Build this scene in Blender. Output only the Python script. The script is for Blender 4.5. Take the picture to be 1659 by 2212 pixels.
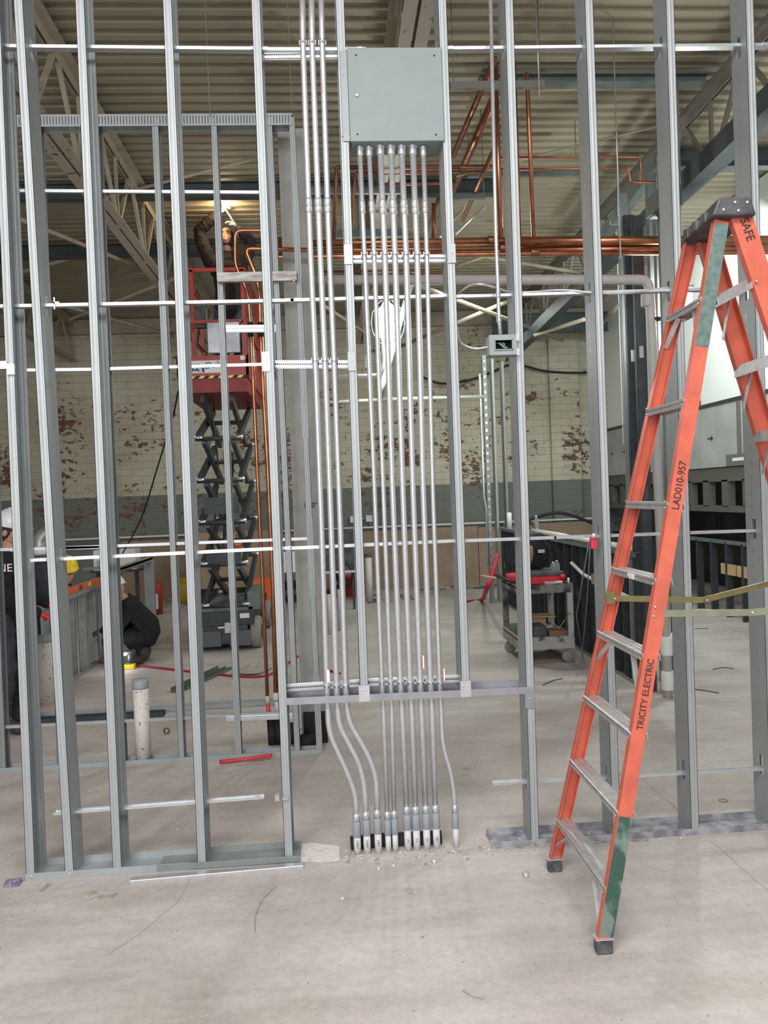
import bpy, bmesh, math, random
from mathutils import Vector, Matrix, Euler
random.seed(7)
for o in list(bpy.data.objects): bpy.data.objects.remove(o)
SC = bpy.context.scene
COL = SC.collection
# ------------------------------------------------------------ camera
W_, H_, FPX = 1659, 2212, 1686.4
CAM = Vector((-0.0984, -3.7923, 1.7726))
CR = Matrix(((0.9970744, 0.06538274, 0.03959467), (-0.06618229, 0.99762224, 0.01922964), (-0.03824323, -0.02179385, 0.99903077)))
cd = bpy.data.cameras.new('camera'); cam = bpy.data.objects.new('camera', cd); COL.objects.link(cam)
cd.sensor_fit = 'HORIZONTAL'; cd.sensor_width = 36; cd.lens = FPX / W_ * 36; cd.clip_start = .05; cd.clip_end = 200
_r, _f, _u = CR.col[0], CR.col[1], CR.col[2]
cam.matrix_world = Matrix(((_r.x, _u.x, -_f.x, CAM.x), (_r.y, _u.y, -_f.y, CAM.y), (_r.z, _u.z, -_f.z, CAM.z), (0, 0, 0, 1)))
SC.camera = cam
# ------------------------------------------------------------ light and exposure
SC.view_settings.view_transform = 'Standard'; SC.view_settings.look = 'None'
SC.view_settings.gamma = 1; SC.view_settings.use_curve_mapping = False; SC.view_settings.exposure = 0.0
wd = bpy.data.worlds.new('world'); SC.world = wd; wd.use_nodes = True
wd.node_tree.nodes['Background'].inputs[0].default_value = (.90, .965, 1, 1)
wd.node_tree.nodes['Background'].inputs[1].default_value = .44
def area(name, loc, tgt, sx, sy, power, color=(1, 1, 1)):
    l = bpy.data.lights.new(name, 'AREA'); l.shape = 'RECTANGLE'; l.size = sx; l.size_y = sy; l.energy = power; l.color = color
    o = bpy.data.objects.new(name, l); COL.objects.link(o); o.location = loc
    o.rotation_euler = (Vector(tgt) - Vector(loc)).to_track_quat('-Z', 'Y').to_euler(); return o
area('daylight_opening', (-2.4, -8.6, 3.4), (0.3, -.4, .0), 4.5, 3.0, 340, (1, .985, .97))
area('floor_fill_front', (-.3, -4.4, 5.4), (0.1, -2.4, 0), 6.0, 2.0, 430, (1, .97, .95))  # added overhead fill to brighten the foreground floor, no real opening above
area('strip_light_back', (2.2, 7.6, 4.6), (1.6, 7.9, 0), 2.6, .5, 58, (.92, 1, .9))
area('strip_light_right', (4.2, 5.0, 4.6), (5.2, 6.5, 2.6), 2.0, .5, 75, (.92, 1, .97))
area('strip_light_left', (-3.6, 6.6, 4.4), (-3.2, 7.5, 0), 2.4, .5, 25, (1, .97, .9))
def point(name, loc, power, color=(1, 1, 1), r=.05):
    l = bpy.data.lights.new(name, 'POINT'); l.energy = power; l.color = color; l.shadow_soft_size = r
    o = bpy.data.objects.new(name, l); COL.objects.link(o); o.location = loc; return o
# ------------------------------------------------------------ measuring: photo pixel -> point on a plane of the place
def P(x, y, X=None, Y=None, Z=None):
    d = CR @ Vector(((x - W_ / 2) / FPX, 1, -(y - H_ / 2) / FPX))
    if X is not None: t = (X - CAM.x) / d.x
    elif Y is not None: t = (Y - CAM.y) / d.y
    else: t = (Z - CAM.z) / d.z
    return CAM + d * t
# ------------------------------------------------------------ materials
MATS = {}
def mat(name, col, rough=.6, metal=0., noise=0., nscale=8., bump=0., bscale=40., col2=None, spec=.5, stretch=None, emit=None, estr=0., thr=None, alpha=None):
    if name in MATS: return MATS[name]
    m = bpy.data.materials.new(name); m.use_nodes = True; nt = m.node_tree; N = nt.nodes; L = nt.links
    b = N['Principled BSDF']
    b.inputs['Base Color'].default_value = (*col, 1); b.inputs['Roughness'].default_value = rough; b.inputs['Metallic'].default_value = metal
    b.inputs['Specular IOR Level'].default_value = spec
    tc = N.new('ShaderNodeTexCoord'); mp = N.new('ShaderNodeMapping'); L.new(tc.outputs['Object'], mp.inputs[0])
    if stretch: mp.inputs['Scale'].default_value = stretch
    if noise or col2:
        n = N.new('ShaderNodeTexNoise'); n.inputs['Scale'].default_value = nscale; n.inputs['Detail'].default_value = 5; L.new(mp.outputs[0], n.inputs[0])
        r = N.new('ShaderNodeValToRGB'); L.new(n.outputs[0], r.inputs[0])
        c2 = col2 if col2 else tuple(max(0, c * (1 - noise)) for c in col)
        lo, hi = thr if thr else (.35, .65)
        r.color_ramp.elements[0].position = lo; r.color_ramp.elements[0].color = (*c2, 1)
        r.color_ramp.elements[1].position = hi; r.color_ramp.elements[1].color = (*col, 1)
        L.new(r.outputs[0], b.inputs['Base Color'])
    if bump:
        n2 = N.new('ShaderNodeTexNoise'); n2.inputs['Scale'].default_value = bscale; n2.inputs['Detail'].default_value = 4; L.new(mp.outputs[0], n2.inputs[0])
        bp = N.new('ShaderNodeBump'); bp.inputs['Strength'].default_value = bump; bp.inputs['Distance'].default_value = .01
        L.new(n2.outputs[0], bp.inputs['Height']); L.new(bp.outputs[0], b.inputs['Normal'])
    if emit: b.inputs['Emission Color'].default_value = (*emit, 1); b.inputs['Emission Strength'].default_value = estr
    if alpha is not None:
        b.inputs['Transmission Weight'].default_value = alpha; b.inputs['IOR'].default_value = 1.3
    MATS[name] = m; return m
GALV = mat('galvanised_steel', (.40, .43, .443), .55, .38, .10, 9, .06, 90, stretch=(1, 1, .3))
GALV_OLD = mat('old_galvanised', (.29, .32, .325), .55, .4, .15, 9, .06, 80, stretch=(1, 1, .3))
ZINC = mat('bright_zinc', (.66, .68, .71), .34, .75, .1, 30)
EMT = mat('conduit_steel', (.58, .595, .62), .36, .6, .10, 60, .03, 200)
COPPER = mat('copper', (.60, .25, .14), .32, .9, .4, 7)
COPPER_DIM = mat('copper_tarnished', (.36, .15, .09), .42, .8, .35, 9)
PANEL = mat('grey_enamel', (.21, .25, .25), .5, .0, .06, 12, .1, 160)
PVC = mat('pvc_grey', (.30, .33, .37), .5)
PVCL = mat('pvc_light_grey', (.60, .59, .60), .5, 0, .1, 30)
VENT = mat('pvc_vent', (.52, .50, .49), .5, 0, .1, 10)
WHITEPVC = mat('pvc_white', (.72, .71, .68), .5, 0, .1, 9)
ORANGE = mat('orange_fibreglass', (.62, .135, .085), .42, 0, .22, 10, .1, 120)
GREEN = mat('green_tape', (.035, .085, .065), .5, 0, 0, 9, .2, 60, col2=(.16, .21, .19), stretch=(1, 1, .5), thr=(.46, .52))
GREEN2 = mat('green_tape_faded', (.13, .20, .18), .5, 0, .35, 40, .1, 60)
ALU = mat('aluminium', (.62, .61, .62), .42, .6, .22, 26, .06, 70)
BRASS = mat('brass_plate', (.42, .35, .17), .38, .85, .3, 12)
BLACKP = mat('black_plastic', (.035, .037, .04), .5, 0, .0, 12, .2, 60, col2=(.10, .10, .11))
BLACK = mat('black', (.012, .012, .013), .6)
DARKG = mat('dark_grey_steel', (.055, .065, .075), .5, .2, .3, 12)
REDP = mat('red_paint', (.45, .045, .035), .42, 0, .3, 6)
REDD = mat('red_deck', (.28, .02, .025), .5, 0, .3, 6)
CREAM = mat('cream_steel_paint', (.42, .37, .28), .6, 0, .22, 5, .05, 40)
CREAMR = mat('cream_rusty_paint', (.42, .37, .30), .6, 0, 0, 14, .1, 40, col2=(.10, .055, .04), thr=(.30, .36))
STEELD = mat('primer_steel', (.075, .09, .10), .5, .2, .3, 6)
STEELG = mat('primer_steel_grey', (.17, .20, .20), .5, .1, .3, 6)
WHITE = mat('white_paint', (.75, .76, .76), .5)
WALLW = mat('white_wallboard', (.80, .84, .82), .7)
BOARD = mat('grey_board', (.42, .44, .43), .75, 0, .2, 3)
KRAFT = mat('kraft_paper', (.36, .26, .19), .8, 0, .18, 3)
KRAFT2 = mat('kraft_carton', (.45, .30, .18), .8, 0, .15, 8)
RED = mat('red_plastic', (.62, .03, .05), .4)
INSUL = mat('black_foam', (.022, .022, .025), .85, 0, .3, 20, .2, 60)
YEL = mat('yellow_plastic', (.85, .62, .02), .35)
YELT = mat('yellow_tank', (.62, .42, .03), .45)
ORG2 = mat('orange_plastic', (.85, .17, .04), .4)
WOOD = mat('plywood', (.62, .44, .24), .6, 0, .2, 6)
CLOTHN = mat('navy_cloth', (.014, .016, .024), .9, 0, .3, 30, .3, 60)
CLOTHG = mat('charcoal_cloth', (.045, .042, .06), .9, 0, .3, 30, .3, 60)
CLOTHB = mat('black_cloth', (.008, .009, .012), .9, 0, .3, 20, .4, 50)
CLOTHBR = mat('brown_cloth', (.022, .016, .016), .9, 0, .3, 20, .4, 50)
DENIM = mat('denim', (.045, .09, .14), .9, 0, .4, 20, .3, 60)
SKIN = mat('skin', (.50, .26, .18), .5, 0, .12, 20)
HAIR = mat('hair', (.03, .018, .012), .7)
SHOE = mat('boot', (.05, .04, .04), .7)
RUBBER = mat('rubber', (.06, .06, .065), .7, 0, .3, 14, .2, 60)
TYRE = mat('tyre', (.30, .28, .25), .8, 0, .2, 20)
HATW = mat('white_shell', (.78, .78, .77), .3)
CLEAR = mat('clear_plastic', (.75, .82, .80), .1, 0, alpha=.85)
BULB = mat('lit_bulb', (1, 1, 1), .5, emit=(1, 1, .97), estr=22)
FLAME = mat('flame', (1, .8, .5), .5, emit=(1, .78, .45), estr=30)
INK = mat('ink', (.02, .02, .025), .7)
LBL = mat('paper_label', (.8, .8, .8), .6)
FABR = mat('sheet_plastic', (.42, .40, .36), .6, 0, .2, 8)
FLAG = mat('red_strap', (.42, .02, .04), .7)
DUST = mat('cart_dusty', (.20, .20, .20), .8, 0, 0, 9, .2, 40, col2=(.035, .035, .04), thr=(.40, .58))
DUSTL = mat('cart_dusty_light', (.36, .35, .34), .8, 0, 0, 11, .2, 40, col2=(.08, .08, .08), thr=(.33, .42))
CONCR = mat('rough_concrete', (.46, .43, .40), .9, 0, .4, 30, .8, 60)
# ------------------------------------------------------------ mesh builder
def perp(d):
    d = d.normalized(); a = Vector((0, 0, 1)) if abs(d.z) < .9 else Vector((1, 0, 0))
    s = d.cross(a).normalized(); return s, s.cross(d).normalized()
class MB:
    def __init__(s): s.v = []; s.f = []; s.m = []; s.sm = []
    def add(s, vs, fs, mi=0, smooth=False):
        b = len(s.v); s.v += [Vector(v) for v in vs]; s.f += [tuple(b + i for i in f) for f in fs]; s.m += [mi] * len(fs); s.sm += [smooth] * len(fs); return s
    def box(s, lo, hi, mi=0):
        x0, y0, z0 = lo; x1, y1, z1 = hi
        return s.add([(x0, y0, z0), (x1, y0, z0), (x1, y1, z0), (x0, y1, z0), (x0, y0, z1), (x1, y0, z1), (x1, y1, z1), (x0, y1, z1)],
                     [(3, 2, 1, 0), (4, 5, 6, 7), (0, 1, 5, 4), (1, 2, 6, 5), (2, 3, 7, 6), (3, 0, 4, 7)], mi)
    def bar(s, p0, p1, w, h, up=None, mi=0, w2=None, h2=None):   # w along side, h along up
        p0 = Vector(p0); p1 = Vector(p1); d = (p1 - p0).normalized()
        up = Vector(up) if up else (Vector((0, 0, 1)) if abs(d.z) < .95 else Vector((0, 1, 0)))
        sd = d.cross(up).normalized(); u = sd.cross(d).normalized(); w2 = w if w2 is None else w2; h2 = h if h2 is None else h2
        vs = []
        for p, a, b in ((p0, w, h), (p1, w2, h2)):
            for i, j in ((-1, -1), (1, -1), (1, 1), (-1, 1)): vs.append(p + sd * (a / 2 * i) + u * (b / 2 * j))
        return s.add(vs, [(3, 2, 1, 0), (4, 5, 6, 7), (0, 1, 5, 4), (1, 2, 6, 5), (2, 3, 7, 6), (3, 0, 4, 7)], mi)
    def prism(s, prof, p0, p1, ax, ay, mi=0, closed=True, smooth=False):   # prof 2D list extruded p0->p1 with axes ax, ay
        p0 = Vector(p0); p1 = Vector(p1); ax = Vector(ax); ay = Vector(ay); n = len(prof)
        vs = [p0 + ax * a + ay * b for a, b in prof] + [p1 + ax * a + ay * b for a, b in prof]
        fs = [(i, (i + 1) % n, n + (i + 1) % n, n + i) for i in range(n if closed else n - 1)]
        if closed: fs += [tuple(range(n))[::-1], tuple(range(n, 2 * n))]
        return s.add(vs, fs, mi, smooth)
    def tube(s, pts, r, n=12, mi=0, caps=True):
        pts = [Vector(p) for p in pts]; k = len(pts); rs = r if isinstance(r, (list, tuple)) else [r] * k
        d = (pts[1] - pts[0]).normalized(); a, b = perp(d); vs = []
        for i in range(k):
            if i == 0: t = pts[1] - pts[0]
            elif i == k - 1: t = pts[-1] - pts[-2]
            else: t = (pts[i + 1] - pts[i]).normalized() + (pts[i] - pts[i - 1]).normalized()
            t = t.normalized() if t.length > 1e-9 else d
            a = (a - t * a.dot(t)).normalized(); b = t.cross(a)
            for j in range(n):
                q = 2 * math.pi * j / n; vs.append(pts[i] + (a * math.cos(q) + b * math.sin(q)) * rs[i])
        fs = [(i * n + j, i * n + (j + 1) % n, (i + 1) * n + (j + 1) % n, (i + 1) * n + j) for i in range(k - 1) for j in range(n)]
        s.add(vs, fs, mi, True)
        if caps:
            c = len(s.v) - len(vs); s.f += [tuple(c + j for j in range(n))[::-1], tuple(c + (k - 1) * n + j for j in range(n))]; s.m += [mi, mi]; s.sm += [False, False]
        return s
    def pipe(s, pts, r, n=12, mi=0, bend=.05, seg=6, caps=True): return s.tube(fillet(pts, bend, seg), r, n, mi, caps)
    def lathe(s, prof, c, ax=(0, 0, 1), n=20, mi=0):   # prof (r, h)
        c = Vector(c); ax = Vector(ax).normalized(); a, b = perp(ax); vs = []
        for r, h in prof:
            for j in range(n):
                q = 2 * math.pi * j / n; vs.append(c + ax * h + (a * math.cos(q) + b * math.sin(q)) * r)
        k = len(prof); fs = [(i * n + j, i * n + (j + 1) % n, (i + 1) * n + (j + 1) % n, (i + 1) * n + j) for i in range(k - 1) for j in range(n)]
        fs += [tuple(range(n))[::-1], tuple((k - 1) * n + j for j in range(n))]
        return s.add(vs, fs, mi, True)
    def ell(s, c, r, n=16, mi=0, rot=None):
        c = Vector(c); vs = []; m = n // 2
        R = rot.to_3x3() if rot else Matrix.Identity(3)
        for i in range(m + 1):
            t = math.pi * i / m
            for j in range(n):
                q = 2 * math.pi * j / n
                vs.append(c + R @ Vector((r[0] * math.sin(t) * math.cos(q), r[1] * math.sin(t) * math.sin(q), r[2] * math.cos(t))))
        fs = [(i * n + j, (i + 1) * n + j, (i + 1) * n + (j + 1) % n, i * n + (j + 1) % n) for i in range(m) for j in range(n)]
        return s.add(vs, fs, mi, True)
    def build(s, name, mats, parent=None, bevel=0.):
        me = bpy.data.meshes.new(name)
        inv = WM[parent].inverted() if parent is not None else None
        vs = s.v; o = bpy.data.objects.new(name, me); COL.objects.link(o)
        if parent is not None:
            vs = [inv @ v for v in vs]; o.parent = parent; WM[o] = WM[parent]
        else:
            lo = Vector([min(v[i] for v in vs) for i in range(3)]); hi = Vector([max(v[i] for v in vs) for i in range(3)])
            c = Vector(((lo.x + hi.x) / 2, (lo.y + hi.y) / 2, lo.z)); o.location = c; vs = [v - c for v in vs]; WM[o] = Matrix.Translation(c)
        me.from_pydata([tuple(v) for v in vs], [], s.f)
        for m in (mats if isinstance(mats, (list, tuple)) else [mats]): me.materials.append(m)
        me.polygons.foreach_set('material_index', s.m); me.polygons.foreach_set('use_smooth', s.sm); me.update()
        bm = bmesh.new(); bm.from_mesh(me); bmesh.ops.remove_doubles(bm, verts=bm.verts, dist=1e-6); bmesh.ops.recalc_face_normals(bm, faces=bm.faces); bm.to_mesh(me); bm.free()
        if bevel:
            md = o.modifiers.new('bevel', 'BEVEL'); md.width = bevel; md.segments = 2; md.limit_method = 'ANGLE'
        return o
WM = {}
def fillet(pts, rad=.05, seg=6):
    pts = [Vector(p) for p in pts]; out = [pts[0]]
    for i in range(1, len(pts) - 1):
        a, b, c = pts[i - 1], pts[i], pts[i + 1]; u = (a - b); v = (c - b)
        r = min(rad, u.length * .49, v.length * .49); s0 = b + u.normalized() * r; s1 = b + v.normalized() * r
        for k in range(seg + 1):
            t = k / seg; out.append(s0 * (1 - t) ** 2 + b * 2 * t * (1 - t) + s1 * t * t)
    out.append(pts[-1]); return out
def smooth_pts(pts, k=6):
    pts = [Vector(p) for p in pts]; out = []
    for i in range(len(pts) - 1):
        p0 = pts[max(0, i - 1)]; p1 = pts[i]; p2 = pts[i + 1]; p3 = pts[min(len(pts) - 1, i + 2)]
        for j in range(k):
            t = j / k; out.append(.5 * ((2 * p1) + (-p0 + p2) * t + (2 * p0 - 5 * p1 + 4 * p2 - p3) * t * t + (-p0 + 3 * p1 - 3 * p2 + p3) * t ** 3))
    out.append(pts[-1]); return out
def tag(o, label, cat, group=None):
    o['label'] = label; o['category'] = cat
    if group: o['group'] = group
    return o
def struct(o): o['kind'] = 'structure'; return o
def thing(name, label, cat, loc, group=None):
    o = bpy.data.objects.new(name, None); COL.objects.link(o); o.location = loc; o.empty_display_size = .1
    WM[o] = Matrix.Translation(Vector(loc)); return tag(o, label, cat, group)
def text(name, s, size, p, right, up, m, parent, depth=.0006, sx=1.0, space=1.0):
    cu = bpy.data.curves.new(name, 'FONT'); cu.body = s; cu.size = size; cu.extrude = depth; cu.align_x = 'CENTER'; cu.align_y = 'CENTER'; cu.space_character = space
    t = bpy.data.objects.new(name, cu); COL.objects.link(t)
    dg = bpy.context.evaluated_depsgraph_get(); me = bpy.data.meshes.new_from_object(t.evaluated_get(dg)); bpy.data.objects.remove(t); bpy.data.curves.remove(cu)
    right = Vector(right).normalized(); up = Vector(up).normalized(); n = right.cross(up)
    M = Matrix(((right.x * sx, up.x, n.x, p[0]), (right.y * sx, up.y, n.y, p[1]), (right.z * sx, up.z, n.z, p[2]), (0, 0, 0, 1)))
    me.transform(WM[parent].inverted() @ M); me.materials.clear(); me.materials.append(m)
    o = bpy.data.objects.new(name, me); COL.objects.link(o); o.parent = parent; WM[o] = WM[parent]; return o
# ============================================================ SETTING
def deckz(y): return 5.45 - .022 * y
WY = 11.0
# floor
def floor_material():
    m = bpy.data.materials.new('concrete_floor'); m.use_nodes = True; nt = m.node_tree; N = nt.nodes; L = nt.links; b = N['Principled BSDF']
    tc = N.new('ShaderNodeTexCoord'); b.inputs['Roughness'].default_value = .62; b.inputs['Specular IOR Level'].default_value = .35
    def noise(sc, det, x=1, y=1, rough=.6):
        mp = N.new('ShaderNodeMapping'); L.new(tc.outputs['Object'], mp.inputs[0]); mp.inputs['Scale'].default_value = (x, y, 1)
        n = N.new('ShaderNodeTexNoise'); n.inputs['Scale'].default_value = sc; n.inputs['Detail'].default_value = det; n.inputs['Roughness'].default_value = rough; L.new(mp.outputs[0], n.inputs[0]); return n
    def ramp(n, *els):
        r = N.new('ShaderNodeValToRGB'); L.new(n.outputs[0], r.inputs[0]); cr = r.color_ramp
        cr.elements[0].position, cr.elements[0].color = els[0][0], (*els[0][1], 1); cr.elements[1].position, cr.elements[1].color = els[-1][0], (*els[-1][1], 1)
        for e in els[1:-1]: q = cr.elements.new(e[0]); q.color = (*e[1], 1)
        return r
    def mix(a, bb, fac, mode='MIX'):
        x = N.new('ShaderNodeMix'); x.data_type = 'RGBA'; x.blend_type = mode
        if isinstance(fac, float): x.inputs[0].default_value = fac
        else: L.new(fac, x.inputs[0])
        L.new(a, x.inputs[6])
        if isinstance(bb, tuple): x.inputs[7].default_value = (*bb, 1)
        else: L.new(bb, x.inputs[7])
        return x.outputs[2]
    base = ramp(noise(.9, 6, rough=.65), (.3, (.43, .39, .37)), (.5, (.54, .495, .475)), (.7, (.62, .575, .555)))
    streak = ramp(noise(3.5, 5, .35, 1.6), (.35, (.78, .77, .75)), (.62, (1, 1, 1)))
    c = mix(base.outputs[0], streak.outputs[0], .8, 'MULTIPLY')
    fine = ramp(noise(26, 6, rough=.75), (.3, (.80, .79, .77)), (.65, (1.05, 1.05, 1.05)))
    c = mix(c, fine.outputs[0], .7, 'MULTIPLY')
    dark = ramp(noise(2.3, 7, 1, 1, .8), (.64, (0, 0, 0)), (.74, (1, 1, 1)))
    c = mix(c, (.24, .215, .19), dark.outputs[0])
    sp = ramp(noise(95, 2), (.735, (0, 0, 0)), (.75, (1, 1, 1))); c = mix(c, (.72, .70, .68), sp.outputs[0])
    sp2 = ramp(noise(60, 2), (.255, (1, 1, 1)), (.27, (0, 0, 0))); c = mix(c, (.12, .10, .09), sp2.outputs[0])
    L.new(c, b.inputs['Base Color'])
    bp = N.new('ShaderNodeBump'); bp.inputs['Strength'].default_value = .25; bp.inputs['Distance'].default_value = .01; L.new(noise(40, 6).outputs[0], bp.inputs['Height']); L.new(bp.outputs[0], b.inputs['Normal'])
    return m
FL = MB().box((-9, -9, -.12), (9, WY + .3, 0)).build('floor', floor_material()); struct(FL)
# saw cuts and cracks in the slab
tr = MB()
def crack(pts, w=.0025, jit=.006):
    pts = [P(x, y, Z=0) for x, y in pts]; out = []
    for i in range(len(pts) - 1):
        n = max(3, int((pts[i + 1] - pts[i]).length / .08))
        for k in range(n):
            q = pts[i].lerp(pts[i + 1], k / n); out.append(Vector((q.x + random.uniform(-jit, jit), q.y + random.uniform(-jit, jit), .0008)))
    out.append(pts[-1] + Vector((0, 0, .0008)))
    for a, b in zip(out, out[1:]): tr.bar(a, b, w, .0008)
crack([(412, 1893), (385, 1950), (300, 2020), (235, 2062)]); crack([(1535, 1818), (1620, 1890), (1659, 1925)]); crack([(1385, 1680), (1470, 1755)]); crack([(1265, 1580), (1300, 1605)])

struct(tr.build('trim_1', mat('crack', (.30, .27, .25), .9)))
# corrugated roof deck
dm = mat('roof_deck_paint', (.35, .31, .225), .6, 0, .22, 1.3, .05, 30, stretch=(.5, 1, 1))
bm_ = MB(); y = -3.2; prof = []
while y < WY + .1:
    prof += [(y, 0), (y + .066, 0), (y + .078, .029), (y + .140, .029), (y + .152, 0)]; y += .152
vs = []
for a, h in prof:
    vs += [(-9, a, deckz(a) + h), (9, a, deckz(a) + h)]
bm_.add(vs, [(2 * i, 2 * i + 2, 2 * i + 3, 2 * i + 1) for i in range(len(prof) - 1)])
CE = bm_.build('ceiling', dm); struct(CE)
sol = CE.modifiers.new('thickness', 'SOLIDIFY'); sol.thickness = .004; sol.offset = 1
# brick wall
def brick_material():
    m = bpy.data.materials.new('painted_brick'); m.use_nodes = True; nt = m.node_tree; N = nt.nodes; L = nt.links; b = N['Principled BSDF']; b.inputs['Roughness'].default_value = .8
    g = N.new('ShaderNodeNewGeometry'); sx = N.new('ShaderNodeSeparateXYZ'); L.new(g.outputs['Position'], sx.inputs[0])
    ad = N.new('ShaderNodeMath'); ad.operation = 'ADD'; L.new(sx.outputs[0], ad.inputs[0]); L.new(sx.outputs[1], ad.inputs[1])
    cb = N.new('ShaderNodeCombineXYZ'); L.new(ad.outputs[0], cb.inputs[0]); L.new(sx.outputs[2], cb.inputs[1])
    bt = N.new('ShaderNodeTexBrick'); bt.inputs['Scale'].default_value = 1; bt.inputs['Brick Width'].default_value = .40; bt.inputs['Row Height'].default_value = .135
    bt.inputs['Mortar Size'].default_value = .006; bt.inputs['Mortar Smooth'].default_value = .3; L.new(cb.outputs[0], bt.inputs[0])
    bt.inputs['Color1'].default_value = (0, 0, 0, 1); bt.inputs['Color2'].default_value = (1, 1, 1, 1); bt.inputs['Mortar'].default_value = (.5, .5, .5, 1)
    def mth(op, a, c):
        x = N.new('ShaderNodeMath'); x.operation = op
        for i, q in enumerate((a, c)):
            if q is None: continue
            if isinstance(q, (int, float)): x.inputs[i].default_value = q
            else: L.new(q, x.inputs[i])
        return x.outputs[0]
    def noise(sc, det, rough=.6, st=(1, 1, 1)):
        mp = N.new('ShaderNodeMapping'); L.new(cb.outputs[0], mp.inputs[0]); mp.inputs['Scale'].default_value = st
        n = N.new('ShaderNodeTexNoise'); n.inputs['Scale'].default_value = sc; n.inputs['Detail'].default_value = det; n.inputs['Roughness'].default_value = rough; L.new(mp.outputs[0], n.inputs[0]); return n.outputs[0]
    def mix(a, bb, fac):
        x = N.new('ShaderNodeMix'); x.data_type = 'RGBA'; L.new(fac, x.inputs[0])
        for i, q in ((6, a), (7, bb)):
            if isinstance(q, tuple): x.inputs[i].default_value = (*q, 1)
            else: L.new(q, x.inputs[i])
        return x.outputs[2]
    z = sx.outputs[2]
    lower = mth('LESS_THAN', z, 1.93)
    tone = noise(.7, 5); tr_ = N.new('ShaderNodeValToRGB'); L.new(tone, tr_.inputs[0]); e = tr_.color_ramp.elements
    e[0].position = .3; e[0].color = (.44, .41, .31, 1); e[1].position = .7; e[1].color = (.60, .57, .46, 1)
    paint = mix(tr_.outputs[0], (.175, .19, .175), lower)
    mort = mth('MULTIPLY', bt.outputs['Fac'], .42); paint = mix(paint, (.15, .14, .115), mort)
    # peeling: patches cluster between 2 and 3.3 m, whole bricks and flakes
    band = mth('SUBTRACT', 1.0, mth('MULTIPLY', mth('ABSOLUTE', mth('SUBTRACT', z, 2.55), None), .62))
    band = mth('MAXIMUM', band, .0)
    clump = noise(1.1, 3, .6, (1.3, .9, 1)); flake = noise(7.5, 5, .72, (1, 1.5, 1)); cell = mth('MULTIPLY', bt.outputs['Color'], .075)
    s = mth('ADD', mth('ADD', mth('MULTIPLY', clump, .5), mth('MULTIPLY', flake, .62)), mth('ADD', mth('MULTIPLY', band, .085), cell))
    pm = N.new('ShaderNodeMapRange'); pm.inputs[1].default_value = .716; pm.inputs[2].default_value = .726; L.new(s, pm.inputs[0])
    rb = N.new('ShaderNodeValToRGB'); L.new(noise(3.3, 4), rb.inputs[0]); e = rb.color_ramp.elements
    e[0].position = .38; e[0].color = (.10, .075, .065, 1); e[1].position = .55; e[1].color = (.18, .075, .05, 1)
    c = mix(paint, rb.outputs[0], pm.outputs[0])
    grime = noise(1.6, 5, .7, (.5, 1.6, 1)); gm = N.new('ShaderNodeMapRange'); gm.inputs[1].default_value = .56; gm.inputs[2].default_value = .8; gm.inputs[4].default_value = .55; L.new(grime, gm.inputs[0])
    c = mix(c, (.17, .15, .12), gm.outputs[0])
    L.new(c, b.inputs['Base Color'])
    bp = N.new('ShaderNodeBump'); bp.inputs['Strength'].default_value = .5; bp.inputs['Distance'].default_value = .01; iv = mth('SUBTRACT', 1.0, bt.outputs['Fac']); L.new(mth('SUBTRACT', iv, mth('MULTIPLY', pm.outputs[0], .6)), bp.inputs['Height']); L.new(bp.outputs[0], b.inputs['Normal'])
    return m
BR = brick_material()
wb = MB().box((-9, WY, 0), (9, WY + .25, 5.4))
for xc in (-2.35, 1.15, 4.4, -6.2): wb.box((xc - .28, WY - .11, 0), (xc + .28, WY + .01, 4.9))
struct(wb.build('wall_back', BR))
struct(MB().box((-8.4, -3.0, 0), (-8.2, WY, 5.6)).build('wall_left', BR))
# white wall above a grey boarded header, open dark framing under it
RX = 5.0
struct(MB().box((RX + .03, .6, 2.835), (RX + .2, WY, 5.3)).build('wall_right', WALLW))
# strip along the wall, ledger
struct(MB().box((-8.2, WY - .16, 1.16), (RX, WY - .11, 1.19)).build('trim_2', WHITE))
struct(MB().box((-8.2, WY - .14, 4.92), (RX, WY - .0, 5.16)).build('trim_3', CREAM))
hb = thing('boarded_header', 'grey boarded header with arrow marks running along the right side above dark framing', 'header', (RX, 6, 1.95))
h = MB()
ys = [1.0, 3.2, 5.62, 8.1, WY - .12]
for a, b in zip(ys, ys[1:]): h.box((RX - .02, a + .012, 1.97), (RX + .01, b - .012, 2.78))
h.build('board', BOARD, hb)
for yy in ys[1:-1]: MB().box((RX - .026, yy - .05, 1.97), (RX + .012, yy + .05, 2.78)).build('joint_strip', mat('joint', (.15, .145, .13), .8), hb)
MB().box((RX - .03, 5.4, 1.97), (RX - .021, 5.95, 2.12)).build('backing_plate', mat('joint', (.15, .145, .13), .8), hb)
h = MB()
for yy in (1.6, 2.3, 3.6, 4.3, 5.0, 6.3, 6.9, 7.5, 8.8, 9.4, 10.0):
    h.bar((RX - .022, yy, 2.36), (RX - .022, yy + .14, 2.36), .002, .016); h.bar((RX - .022, yy, 2.36), (RX - .022, yy + .045, 2.39), .002, .016); h.bar((RX - .022, yy, 2.36), (RX - .022, yy + .045, 2.33), .002, .016)
h.build('arrow_mark', INK, hb)
h = MB(); h.box((RX - .03, .9, 2.78), (RX + .1, WY - .12, 2.83)); h.build('top_track', DARKG, hb)
MB().box((RX - .034, 5.5, 2.03), (RX - .03, 5.78, 2.07)).build('paper_label', LBL, hb)
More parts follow.
